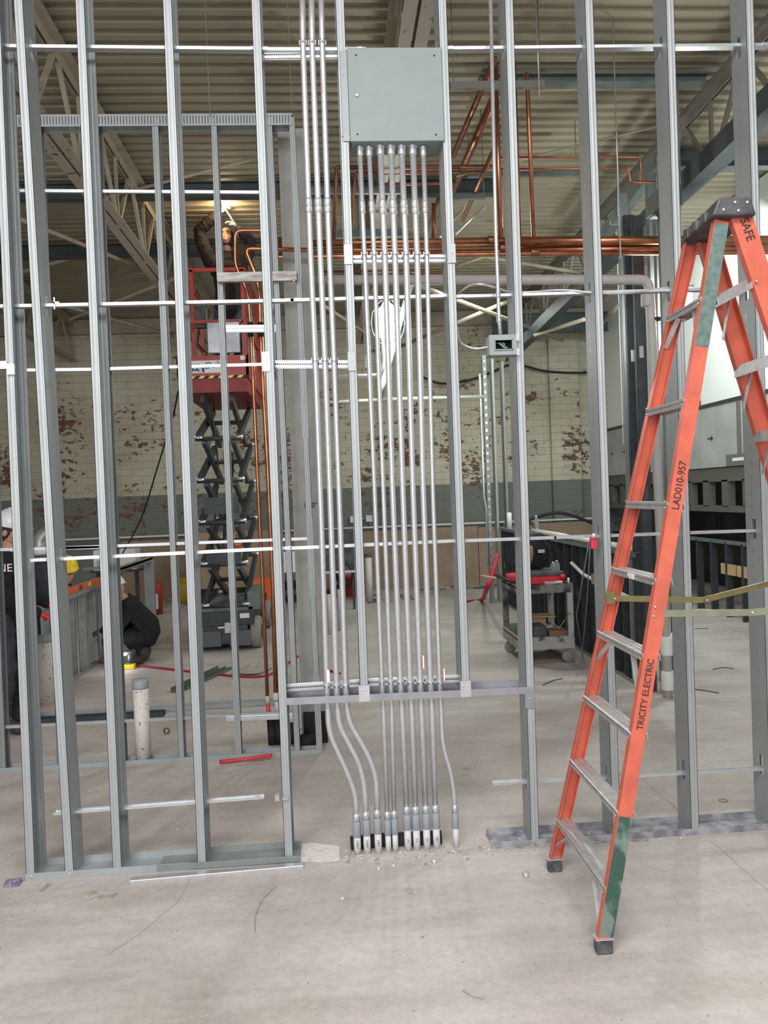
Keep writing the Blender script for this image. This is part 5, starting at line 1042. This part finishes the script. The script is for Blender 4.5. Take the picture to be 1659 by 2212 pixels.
# cables and papers on floor
def floorline(l, r, lab, m, nm, cat): return tag(MB().tube(smooth_pts([P(x, y, Z=r) for x, y in l], 5), r, 6).build(nm, m), lab, cat)
floorline([(205, 1430), (260, 1434), (330, 1441), (400, 1449), (460, 1455), (520, 1461), (570, 1460), (600, 1448), (640, 1420), (668, 1408)], .012, 'red flat hose snaking over the floor below the lift', FLAG, 'red_hose', 'hose')
floorline([(700, 1445), (718, 1450), (735, 1455)], .012, 'red hose end between the tall conduits', FLAG, 'red_hose', 'hose')
floorline([(345, 1305), (370, 1295), (400, 1312), (430, 1322), (450, 1310)], .01, 'pale cable lying near the yellow tank', WHITE, 'floor_cable', 'cable')
floorline([(552, 2015), (551, 1985), (563, 1950), (580, 1930), (596, 1915)], .0018, 'thin curved wire scrap on the foreground floor', mat('dull_wire', (.30, .27, .24), .5), 'wire_scrap', 'wire')
floorline([(1000, 2140), (1020, 2152), (1045, 2158)], .0018, 'thin wire scrap near the lower edge of the floor', MATS['dull_wire'], 'wire_scrap', 'wire')
for l, lab in (([(1540, 1446), (1562, 1442), (1585, 1444)], 'forked dark twig of cable on the floor at the right'), ([(1500, 1489), (1525, 1492), (1553, 1497)], 'dark cable offcut nearest the third right stud'), ([(1172, 1480), (1195, 1470), (1215, 1466)], 'dark cable offcut on the floor right of the opening'), ([(1500, 1358), (1530, 1357)], 'short dark rod on the far floor at the right')): floorline(l, .004, lab, mat('dark_cable', (.05, .05, .045), .8), 'cable_scrap', 'cable')
fs = P(515, 1450, Z=0); tag(MB().add([P(500, 1452, Z=.012), P(545, 1430, Z=.05), P(560, 1428, Z=.03), P(590, 1442, Z=.01), P(560, 1455, Z=.015), P(530, 1456, Z=.02)], [(0, 1, 5), (1, 2, 5), (2, 4, 5), (2, 3, 4)]).build('torn_sheet', FABR), 'torn pale sheet of plastic crumpled on the floor under the lift', 'sheet')
# debris along the back wall
db = MB()
for k in range(70):
    x = random.uniform(-.2, 3.2); y = random.uniform(9.0, 10.5) if x < 1.5 else random.uniform(10.2, 10.6); s = random.uniform(.02, .12); a = random.uniform(0, 3); db.bar((x, y, .012), (x + s * 2 * math.cos(a), y + s * 2 * math.sin(a), .02), s * .5, .02, mi=k % 4)
o = db.build('debris', [BLACKP, FABR, STEELG, KRAFT2]); tag(o, 'scattered scraps and dust along the foot of the kraft boards', 'debris'); o['kind'] = 'stuff'
db = MB()
for k in range(260):
    if k < 110: x, y = random.uniform(-.1, .62), random.gauss(-.02, .05)
    elif k < 170: x, y = random.uniform(.6, 1.7), random.uniform(-.05, .12)
    else: x, y = random.uniform(-2, 2.2), random.uniform(-2.2, 1.4)
    s = random.uniform(.002, .006) if k > 170 else random.uniform(.002, .009); db.ell((x, y, s * .4), (s, s * random.uniform(.6, 1), s * .6), 6, mi=k % 2)
o = db.build('grit', [CONCR, mat('pale_grit', (.62, .60, .57), .9)]); tag(o, 'grit and concrete crumbs scattered around the floor openings', 'grit'); o['kind'] = 'stuff'
# broken slab patches
def patch(l, z, m, lab, nm='slab_patch'):
    pts = [P(x, y, Z=0) for x, y in l]; n = len(pts); h = MB(); h.add([(p.x, p.y, -.001) for p in pts] + [(p.x, p.y, z) for p in pts], [tuple(range(n, 2 * n))] + [(i, (i + 1) % n, n + (i + 1) % n, n + i) for i in range(n)]); o = h.build(nm, m); return tag(o, lab, 'concrete')
patch([(634, 1827), (672, 1822), (733, 1829), (734, 1858), (690, 1862), (640, 1860), (625, 1845)], .004, mat('pale_mortar', (.66, .63, .61), .9, 0, 0, 14, .8, 50, col2=(.40, .37, .35), thr=(.3, .45)), 'pale broken mortar patch right of the fifth stud')
patch([(1062, 1800), (1130, 1792), (1135, 1812), (1110, 1822), (1075, 1828)], .003, mat('gravel', (.30, .24, .20), .95, 0, 0, 60, .9, 90, col2=(.62, .58, .54), thr=(.5, .62)), 'gravelly hole in the slab at the right end of the opening')
patch([(1060, 1826), (1120, 1822), (1300, 1815), (1400, 1808), (1400, 1818), (1250, 1826), (1100, 1836)], .004, CONCR, 'chipped mortar ridge in front of the right floor track')
patch([(1245, 1795), (1300, 1792), (1310, 1806), (1255, 1812)], .002, mat('dirt', (.34, .29, .25), .95, 0, .4, 60, .6, 90), 'dirt in the right floor track between two studs')
patch([(182, 1930), (215, 1920), (258, 1930), (250, 1940), (205, 1946), (184, 1940)], .0006, mat('dirt_stain', (.30, .25, .21), .95, 0, 0, 22, col2=(.52, .47, .44)), 'brown dirt stain on the floor in front of the left track')
# small floor things
b = P(27, 1908, Z=0); tag(MB().add([P(6, 1916, Z=.003), P(12, 1900, Z=.022), P(48, 1895, Z=.02), P(41, 1914, Z=.004), P(28, 1902, Z=.03)], [(0, 1, 4), (1, 2, 4), (2, 3, 4), (3, 0, 4)]).build('candy_wrapper', mat('purple_wrapper', (.12, .08, .20), .3, .3, 0, 60, col2=(.45, .40, .55))), 'crumpled purple wrapper on the floor at the lower left', 'wrapper')
b = P(1136, 1890, Z=.01); tag(MB().lathe([(.013, 0), (.0145, .003), (.0145, .020), (.012, .022)], (b.x, b.y, 0), n=16).build('steel_bushing', ALU), 'small metal bushing on the floor left of the ladder\'s far foot', 'bushing')
b = P(360, 1582, Z=.01); tag(MB().tube([(b.x + math.cos(u) * .02, b.y, .022 + math.sin(u) * .02) for u in [2 * math.pi * i / 14 for i in range(15)]], .006, 8).build('pipe_ring', COPPER_DIM), 'small ring on the floor beyond the near stub pipe', 'ring')
b = P(1562, 1729, Z=.003); tag(MB().tube([(b.x + math.cos(u) * .022, b.y + math.sin(u) * .022, .003) for u in [2 * math.pi * i / 16 for i in range(17)]], .002, 6).build('metal_ring', mat('brown_ring', (.3, .22, .12), .5, .5)), 'small thin ring on the floor between the right studs', 'ring')
for (x, y, lab) in ((740, 1943, 'white pebble on the floor below the stubs'), (850, 1872, 'small bent strap scrap on the floor in front of the stubs')): b = P(x, y, Z=0); tag(MB().ell((b.x, b.y, .004), (.009, .006, .006), 8).build('pebble', MATS['pale_grit']), lab, 'pebble')
a = P(83, 1928, Z=0); c_ = P(104, 1910, Z=0); tag(MB().bar((a.x, a.y, .002), (c_.x, c_.y, .003), .008, .003).bar((a.x + .01, a.y, .002), (c_.x + .015, c_.y - .004, .003), .003, .002).build('tie_strip', FABR), 'pale bent plastic strip on the floor before the left track', 'strip')
q = P(600, 1720, Y=0); tag(MB().box((q.x - .012, -.03, q.z - .012), (q.x + .01, -.003, q.z + .016)).box((q.x + .022, -.01, q.z - .018), (q.x + .052, .004, q.z - .004)).build('bridging_clip', FABR), 'pale plastic clip pushed onto the fifth stud near its foot', 'clip', 'bridging clips')
# ============================================================ LEFT LOW WALL UNDER CONSTRUCTION
XL = -2.80; LZ = .87
lk = thing('low_stud_wall', 'low galvanised stud wall running back at the left, workers around it', 'partition', (XL, 5.5, 0)); KA, KB = 3.35, 5.75
MB().box((XL - .10, KA, LZ), (XL, KB, LZ + .003)).box((XL - .003, KA, LZ - .035), (XL, KB, LZ)).build('top_track', GALV, lk); MB().box((XL - .10, KA, 0), (XL, KB, .003)).box((XL - .003, KA, 0), (XL, KB, .035)).build('bottom_track', GALV_OLD, lk)
y = KA + .05
while y < KB: MB().box((XL - .096, y, .004), (XL - .004, y + .003, LZ - .002)).box((XL - .007, y, .004), (XL - .004, y + .04, LZ - .002)).box((XL - .096, y, .004), (XL - .093, y + .04, LZ - .002)).build('stud', mat('stud_web', (.50, .51, .50), .5, .4, .2, 12), lk); y += .36
fw = thing('low_stud_frame', 'far low steel frame with end post behind the crouching worker', 'partition', (XL, 7.2, 0)); MB().box((XL - .10, 6.0, .95), (XL, 8.02, .98)).box((XL - .003, 6.0, .92), (XL, 8.02, .98)).build('top_track', GALV, fw); MB().box((XL - .12, 7.95, 0), (XL + .02, 8.02, .95)).build('post', GALV, fw)
MB().box((XL - .9, 7.6, .86), (XL - .05, 7.66, .90)).build('side_track', GALV_OLD, fw)
np_ = P(38, 1540, Z=0); tag(stud_mb((np_.x - .0, np_.y, .002), (np_.x, np_.y, 1.0), depth=.09).build('short_stud', DARKG), 'short dark steel stud standing near the left edge, beside the wide stub pipe', 'stud')
# orange level lying on the low wall
la = Vector((XL - .03, 3.42, LZ + .004)); lb_ = Vector((XL - .03, 5.45, LZ + .004)); lv = thing('spirit_level', 'long orange spirit level lying on top of the low stud wall', 'level', la)
MB().bar(la + Vector((0, 0, .035)), lb_ + Vector((0, 0, .035)), .028, .07).build('body', ORG2, lv, bevel=.003)
for t_ in (.12, .42, .80): q = la.lerp(lb_, t_); MB().box((q.x + .0135, q.y - .05, q.z + .012), (q.x + .0155, q.y + .05, q.z + .058)).build('vial', mat('vial', (.8, .75, .4), .2), lv)
q = la.lerp(lb_, .66); MB().box((q.x + .0135, q.y - .08, q.z + .012), (q.x + .0155, q.y + .02, q.z + .06)).build('sticker', mat('sticker_blue', (.08, .08, .2), .5), lv)
# white carton, duct elbow
a = P(203, 1233, Y=8.3); b = P(292, 1186, Y=8.3); cb_ = thing('open_carton', 'white carton standing on the far low frame', 'box', (a.x, 8.3, a.z)); MB().box((a.x, 8.3, a.z), (b.x, 8.6, b.z)).build('box', LBL, cb_); MB().box((a.x + .05, 8.29, a.z + .04), (a.x + .2, 8.299, a.z + .16)).build('printed_panel', mat('pale_print', (.45, .47, .50), .6), cb_)
MB().box((a.x - .05, 8.3, a.z - .04), (b.x + .05, 8.6, a.z - .002)).box((a.x, 8.4, 0), (a.x + .05, 8.45, a.z - .05)).box((b.x - .05, 8.4, 0), (b.x, 8.45, a.z - .05)).build('stand', DARKG, cb_)
c = P(95, 1165, Y=5.2); de = thing('duct_elbow', 'shiny sheet metal duct elbow behind the first two near studs', 'duct', c); MB().pipe([c + Vector((-.04, 0, -.15)), c + Vector((-.04, 0, .02)), c + Vector((.14, 0, .12))], .085, 16, bend=.14, seg=3).build('elbow', ZINC, de); MB().lathe([(.088, -.03), (.092, 0), (.088, .03)], c + Vector((-.04, 0, -.14)), n=16).build('collar', WHITE, de)
MB().tube([c + Vector((-.04, 0, -.2)), Vector((c.x - .04, c.y, 0))], .03, 8).build('stand', GALV_OLD, de)
sp0 = thing('material_pile', 'dark folded steel pieces piled behind the first stud', 'pile', P(12, 1480, Z=0)); b = P(12, 1500, Z=0)
for k in range(4): MB().bar((b.x - .3, b.y + .05 * k, .05 + .09 * k), (b.x + .2, b.y + .1 + .03 * k, .06 + .09 * k), .1, .05).build('steel_piece', mat('dark_green_steel', (.05, .07, .065), .5, .3), sp0)
# drill
b = P(280, 1445, Z=0); dr = thing('cordless_drill', 'yellow and black cordless drill with its lamp on, beside the crouching worker', 'drill', (b.x, b.y, 0)); MB().box((b.x - .05, b.y - .04, 0), (b.x + .06, b.y + .04, .055)).build('battery', YEL, dr, bevel=.008); MB().box((b.x - .04, b.y - .035, .055), (b.x + .04, b.y + .035, .068)).build('battery_top', BLACKP, dr, bevel=.004)
MB().tube([(b.x, b.y, .06), (b.x + .01, b.y, .16)], .022, 10).build('grip', BLACKP, dr); MB().tube([(b.x - .10, b.y, .17), (b.x + .07, b.y, .18)], [.02, .035], 12).build('motor', BLACKP, dr); c = Vector((b.x - .03, b.y - .04, .17)); MB().ell(c, (.022, .01, .016), 10).build('lamp', BULB, dr); point('drill_lamp', c + Vector((-.02, -.06, .0)), 1.5, (.9, .95, 1), .02)
# ============================================================ PEOPLE
def eval_mesh(me, mods):
    o = bpy.data.objects.new('tmp', me); COL.objects.link(o)
    for f in mods: f(o)
    dg = bpy.context.evaluated_depsgraph_get(); dg.update(); r = bpy.data.meshes.new_from_object(o.evaluated_get(dg)); bpy.data.objects.remove(o); return r
def skin(nodes, edges, root, sub=1):
    names = list(nodes); idx = {n: i for i, n in enumerate(names)}
    me = bpy.data.meshes.new('sk'); me.from_pydata([tuple(nodes[n][0]) for n in names], [(idx[a], idx[b]) for a, b in edges], []); me.update()
    bm = bmesh.new(); bm.from_mesh(me); ly = bm.verts.layers.skin.verify()
    for v, n in zip(bm.verts, names):
        r = nodes[n][1]; r = r if isinstance(r, tuple) else (r, r); v[ly].radius = r; v[ly].use_root = (n == root)
    bm.to_mesh(me); bm.free()
    def m1(o): s = o.modifiers.new('s', 'SKIN'); s.use_smooth_shade = True; s.branch_smoothing = .5
    def m2(o): s = o.modifiers.new('u', 'SUBSURF'); s.levels = sub; s.render_levels = sub
    return eval_mesh(me, [m1, m2])
def to_mb(me, mb=None, mi=0): mb = mb or MB(); mb.add([v.co.copy() for v in me.vertices], [tuple(p.vertices) for p in me.polygons], mi, True); return mb
def V(*a): return Vector(a)
def person(name_lab, base, J, face, cols, head_r=.105, hat=None, hair=None, gloves=None, shoes=SHOE, hand_dir=None, voxel=.013, upv=None, bk=1.12, hood=None):
    # J: joints (world): pelvis chest neck head shL shR elL elR wrL wrR hipL hipR knL knR anL anR toeL toeR
    t = thing('person', name_lab, 'person', base)
    face = Vector(face).normalized(); up = Vector(upv) if upv else (J['head'] - J['neck']).normalized(); upf = (up - face * up.dot(face)).normalized(); side = face.cross(upf)
    N = {'pelvis': (J['pelvis'], (.125, .10)), 'waist': (J['pelvis'].lerp(J['chest'], .5), (.115, .095)), 'chest': (J['chest'], (.135, .105)), 'neckb': (J['neck'], .055), 'skull': (J['head'] - upf * .04, .06)}
    E_ = [('pelvis', 'waist'), ('waist', 'chest'), ('chest', 'neckb'), ('neckb', 'skull')]
    for s in 'LR':
        N['sh' + s] = (J['sh' + s], .055); N['el' + s] = (J['el' + s], .042); N['wr' + s] = (J['wr' + s], .027); N['fa' + s] = (J['el' + s].lerp(J['wr' + s], .35), .038)
        N['hip' + s] = (J['hip' + s], .085); N['kn' + s] = (J['kn' + s], .058); N['cf' + s] = (J['kn' + s].lerp(J['an' + s], .35), .056); N['an' + s] = (J['an' + s], .038); N['toe' + s] = (J['toe' + s], .032)
        E_ += [('chest', 'sh' + s), ('sh' + s, 'el' + s), ('el' + s, 'fa' + s), ('fa' + s, 'wr' + s), ('pelvis', 'hip' + s), ('hip' + s, 'kn' + s), ('kn' + s, 'cf' + s), ('cf' + s, 'an' + s), ('an' + s, 'toe' + s)]
    for k_ in N: N[k_] = (N[k_][0], tuple(r * bk for r in N[k_][1]) if isinstance(N[k_][1], tuple) else N[k_][1] * (bk if k_ not in ('skull', 'neckb') else 1))
    body = to_mb(skin(N, E_, 'pelvis', 1))
    # head shape
    Rm = Matrix((side, face, upf)).transposed().to_4x4(); H = J['head']
    def loc(x, y, z): return H + side * x + face * y + upf * z
    def he(x, y, z, r, n=14): body.ell(loc(x, y, z), r, n, rot=Rm)
    he(0, -.01, .015, (.075, .095, .10), 18); he(0, .025, -.045, (.058, .068, .068), 16); he(0, .055, -.085, (.030, .030, .026)); he(0, .092, -.022, (.013, .020, .020), 8); he(0, .082, .005, (.010, .018, .03), 8); he(0, .072, .028, (.055, .022, .014), 10); he(0, .083, -.056, (.024, .012, .010), 8)
    for s in (-1, 1): he(s * .074, -.01, -.018, (.010, .020, .030), 10); he(s * .042, .045, -.03, (.026, .03, .026), 10)
    # hands: palm + five fingers
    for s in 'LR':
        w = J['wr' + s]; d = hand_dir[s][0].normalized() if hand_dir and s in hand_dir else (w - J['el' + s]).normalized()
        n = hand_dir[s][1] if hand_dir and s in hand_dir else Vector((0, 0, -1)); n = (n - d * n.dot(d)).normalized(); k = d.cross(n).normalized(); sg_ = 1 if s == 'L' else -1
        hn = {'w': (w, .026), 'p1': (w + d * .04, (.034, .018)), 'p2': (w + d * .085, (.038, .015))}; he_ = [('w', 'p1'), ('p1', 'p2')]
        for i, (off, ln) in enumerate(((-.030, .062), (-.010, .072), (.010, .068), (.029, .054))):
            a = w + d * .09 + k * off; b = a + d * ln * .55 + n * ln * .28; c = b + d * ln * .18 + n * ln * .5
            hn[f'a{i}'] = (a, .0095); hn[f'b{i}'] = (b, .009); hn[f'c{i}'] = (c, .0078); he_ += [('p2', f'a{i}'), (f'a{i}', f'b{i}'), (f'b{i}', f'c{i}')]
        a = w + d * .035 - k * sg_ * .03; b = a - k * sg_ * .02 + d * .03 + n * .015; c = b + d * .025 + n * .022; hn['t0'] = (a, .012); hn['t1'] = (b, .011); hn['t2'] = (c, .009); he_ += [('p1', 't0'), ('t0', 't1'), ('t1', 't2')]
        hm = skin(hn, he_, 'w', 1); J['_hand' + s] = hm
        to_mb(hm, body)
        if gloves: g = MB(); [g.v.append(v.co + (v.normal * .004)) for v in hm.vertices]; g.f += [tuple(p.vertices) for p in hm.polygons]; g.m += [0] * len(hm.polygons); g.sm += [True] * len(hm.polygons); g.build('glove', gloves, t)
    me = bpy.data.meshes.new('b'); me.from_pydata([tuple(v) for v in body.v], [], body.f); me.update()
    def rm(o): r = o.modifiers.new('r', 'REMESH'); r.mode = 'VOXEL'; r.voxel_size = voxel * .6; r.use_smooth_shade = True
    def smm(o): r = o.modifiers.new('sm', 'SMOOTH'); r.factor = .5; r.iterations = 2
    bo = to_mb(eval_mesh(me, [rm, smm])).build('body', SKIN, t)
    # clothing: shells grown from the body surface, so they follow the figure
    bones = []
    for e0, e1 in E_: bones.append((N[e0][0], N[e1][0], e0, e1))
    for s in 'LR':
        w = J['wr' + s]; dh = hand_dir[s][0].normalized() if hand_dir and s in hand_dir else (w - J['el' + s]).normalized(); bones.append((w, w + dh * .2, 'hand', 'hand'))
    bones.append((J['head'] + upf * .08, J['head'] - upf * .09, 'head', 'head')); bones.append((J['head'] - upf * .09, J['head'] - upf * .08 + face * .06, 'head', 'head'))
    def kind(c):
        best = 9; k_ = None
        for p0, p1, e0, e1 in bones:
            d = p1 - p0; u = max(0, min(1, (c - p0).dot(d) / d.length_squared)); q = (c - (p0 + d * u)).length
            rr = {'p': .10, 'w': .09, 'c': .10}.get(e0[0], .05) if e0 in ('pelvis', 'waist', 'chest') and e1 in ('waist', 'chest', 'neckb') else .045
            q -= rr * .9
            if q < best: best = q; k_ = (e0, e1, u)
        e0, e1, u = k_
        if e0 in ('hand', 'head') or e1 == 'skull': return 'skin'
        if e0 == 'chest' and e1 == 'neckb' and u > .93: return 'skin'
        if e0.startswith('an') or (e0.startswith('cf') and u > .62): return 'boot' + e0[-1]
        if e0.startswith(('hip', 'kn', 'cf')) or e1.startswith('hip'): return 'trousers'
        if e0.startswith('fa') and u > .94: return 'skin'
        if e0 == 'pelvis' and e1 == 'waist' and u < .02: return 'jacket'
        return 'jacket'
    bme = bo.data; kinds = [kind(bo.matrix_world.to_translation() * 0 + (WM[bo] @ p.center)) for p in bme.polygons]
    from mathutils import noise as mn
    for nm_, off, mm in (('jacket', .024, cols[0]), ('trousers', .017, cols[1]), ('bootL', .02, shoes), ('bootR', .02, shoes)):
        g = MB(); vi = {}
        for p, k_ in zip(bme.polygons, kinds):
            if k_ != nm_: continue
            f = []
            for v in p.vertices:
                if v not in vi:
                    q = WM[bo] @ bme.vertices[v].co; n_ = bme.vertices[v].normal; o_ = off + .016 * mn.noise(Vector((q.x * 9, q.y * 9, q.z * 14))) + .006 * mn.noise(q * 30)
                    vi[v] = len(g.v); q = q + n_ * o_
                    if nm_[:4] == 'boot': q.z = max(q.z, .0 if base[2] < 1 else base[2] + .001)
                    g.v.append(q)
                f.append(vi[v])
            g.f.append(tuple(f)); g.m.append(0); g.sm.append(True)
        if g.v:
            o_ = g.build(nm_.rstrip('LR'), mm, t)
            if nm_ == 'jacket': jk = o_
    for s in (-1, 1): MB().ell(loc(s * .030, .079, .008), (.011, .007, .006), 8, rot=Rm).build('eye', INK, t)
    if hood: MB().ell(loc(0, -.035, .0), (.105, .105, .135), 16, rot=Rm).build('hood', hood, t)
    if hair: MB().ell(loc(0, -.02, .012), (.081, .098, .098), 16, rot=Rm).build('hair', hair, t)
    if hat:
        h = MB(); z0 = .035; prof = [(0.128, z0), (.130, z0 + .008), (.122, z0 + .012), (.118, z0 + .06), (.098, z0 + .105), (.06, z0 + .135), (.0, z0 + .143)]
        h.lathe(prof, H - face * .008, upf, 26); o = h.build('hard_hat', hat, t)
        b_ = MB(); 
        for k in range(9):
            u = -math.pi * .36 + math.pi * .72 * k / 8
        b_.ell(loc(0, .115, z0 + .008), (.085, .055, .008), 16, rot=Rm).build('brim', hat, o)
        b2 = MB(); b2.tube([loc(0, .09 * math.cos(u) - .008 + .0, z0 + .05 + .098 * math.sin(u) * .95) for u in [math.pi * (.1 + .8 * i / 10) for i in range(11)]], .012, 8).build('ridge', hat, o)
    return t, loc, jk, Rm
def chest_text(t, s, size, p, right, up, m=LBL): text('shirt_letters', s, size, p, right, up, m, t, depth=.001)
# --- worker standing at the left edge, profile to the right
hx = -2.685; hy = 2.62
Jt = dict(pelvis=V(-2.86, 2.62, .93), chest=V(-2.84, 2.62, 1.27), neck=V(-2.81, 2.62, 1.45), head=V(hx, hy, 1.60), shL=V(-2.82, 2.80, 1.38), shR=V(-2.80, 2.44, 1.38), elL=V(-2.78, 2.86, 1.10), elR=V(-2.77, 2.40, 1.09), wrL=V(-2.58, 2.80, .98), wrR=V(-2.56, 2.50, .95),
          hipL=V(-2.86, 2.72, .88), hipR=V(-2.86, 2.52, .88), knL=V(-2.82, 2.74, .48), knR=V(-2.83, 2.50, .48), anL=V(-2.87, 2.75, .09), anR=V(-2.88, 2.49, .09), toeL=V(-2.71, 2.75, .04), toeR=V(-2.72, 2.49, .04))
for k_ in Jt:
    Jt[k_] = Jt[k_] + V(.12 if k_ != 'head' else .02, 0, 0)
t_, loc, jk, Rm = person('person in white hard hat and black sweatshirt, in profile at the far left', V(-2.86, 2.62, 0), Jt, (1, -.12, -.22), (CLOTHB, CLOTHG), hat=HATW, hair=HAIR, gloves=RED, voxel=.009)
q = P(7, 1228, Y=2.335); chest_text(t_, 'INE', .085, q, (1, .25, 0), (0, 0, 1)) 
# --- bent-over worker with yellow hat behind the low wall
Jt = dict(pelvis=V(-3.38, 4.55, .92), chest=V(-3.12, 4.50, 1.20), neck=V(-2.98, 4.46, 1.22), head=V(-2.86, 4.42, 1.10), shL=V(-3.08, 4.66, 1.18), shR=V(-3.06, 4.30, 1.16), elL=V(-3.0, 4.74, .95), elR=V(-2.98, 4.22, .92), wrL=V(-2.93, 4.66, .93), wrR=V(-2.92, 4.34, .915),
          hipL=V(-3.40, 4.65, .88), hipR=V(-3.40, 4.45, .88), knL=V(-3.28, 4.66, .48), knR=V(-3.30, 4.42, .48), anL=V(-3.42, 4.67, .09), anR=V(-3.44, 4.41, .09), toeL=V(-3.26, 4.67, .04), toeR=V(-3.28, 4.41, .04))
t_, loc, _, Rm = person('person in yellow hard hat and dark jacket bending behind the orange level', V(-3.4, 4.5, 0), Jt, (.45, -.85, -.2), (CLOTHG, CLOTHN), hat=YEL, hair=HAIR, upv=(.05, -.1, 1))
chest_text(t_, 'TE', .07, (-3.22, 4.30, 1.17), (1, 0, 0), (0, 0, 1))
# --- crouching worker in black hood
Jt = dict(pelvis=V(-2.17, 5.12, .30), chest=V(-2.32, 5.06, .60), neck=V(-2.43, 5.03, .74), head=V(-2.53, 5.02, .83), shL=V(-2.36, 5.22, .66), shR=V(-2.36, 4.88, .66), elL=V(-2.50, 5.24, .42), elR=V(-2.50, 4.86, .42), wrL=V(-2.63, 5.14, .33), wrR=V(-2.66, 4.94, .40),
          hipL=V(-2.18, 5.22, .28), hipR=V(-2.18, 5.02, .28), knL=V(-2.48, 5.25, .36), knR=V(-2.46, 4.98, .34), anL=V(-2.26, 5.24, .09), anR=V(-2.22, 5.00, .09), toeL=V(-2.40, 5.25, .04), toeR=V(-2.36, 5.00, .04))
t_, loc, _, Rm = person('person in black hooded jacket crouching at the low stud wall, white hard hat mostly hidden', V(-2.25, 5.1, 0), Jt, (-.9, .1, -.35), (CLOTHB, CLOTHB), hat=HATW, gloves=BLACKP, upv=(-.35, 0, 1), bk=1.35)
# --- lift worker reaching up with a torch
LY = 5.95; pz = pl0 + .02
wr_ = P(474, 462, Y=LY - .15); wl_ = P(513, 492, Y=LY - .15); hd = P(489, 512, Y=LY)
Jt = dict(pelvis=V(-1.27, LY + .05, 4.10), chest=V(-1.26, LY + .02, 4.50), neck=V(hd.x, LY, hd.z - .16), head=V(hd.x, LY - .02, hd.z), shL=P(452, 562, Y=LY), shR=P(528, 562, Y=LY), elL=P(428, 500, Y=LY - .05), elR=P(545, 525, Y=LY - .08), wrL=wr_, wrR=wl_,
          hipL=V(-1.37, LY + .05, 4.05), hipR=V(-1.17, LY + .05, 4.05), knL=V(-1.38, LY - .0, 3.64), knR=V(-1.15, LY - .02, 3.64), anL=V(-1.39, LY + .06, pz + .09), anR=V(-1.14, LY + .06, pz + .09), toeL=V(-1.40, LY - .08, pz + .04), toeR=V(-1.13, LY - .08, pz + .04))
t_, loc, jk, Rm = person('person on the raised lift in dark jacket and jeans, arms up soldering at the deck', V(-1.26, LY, pz), Jt, (.05, -1, .35), (CLOTHBR, DENIM), hair=HAIR, hand_dir={'L': (V(.6, -.1, .6), V(1, 0, 0)), 'R': (V(-.6, -.1, .5), V(-1, 0, 0))}, gloves=mat('work_glove', (.35, .33, .30), .8), bk=1.4, hood=CLOTHBR)
fl_p = P(481, 452, Y=LY - .2)
th = thing('torch', 'glowing soldering torch held up by the worker on the lift', 'torch', fl_p); MB().tube([wl_ + V(-.02, -.03, .03), wl_.lerp(fl_p, .6) + V(0, -.02, .03), fl_p + V(.02, 0, .02)], [.016, .010, .008], 10).build('stem', ZINC, th); MB().ell(fl_p, (.028, .028, .028), 12).build('flame', FLAME, th)
point('torch_light', fl_p + V(.04, -.12, .01), 20, (1, .70, .36), .05)
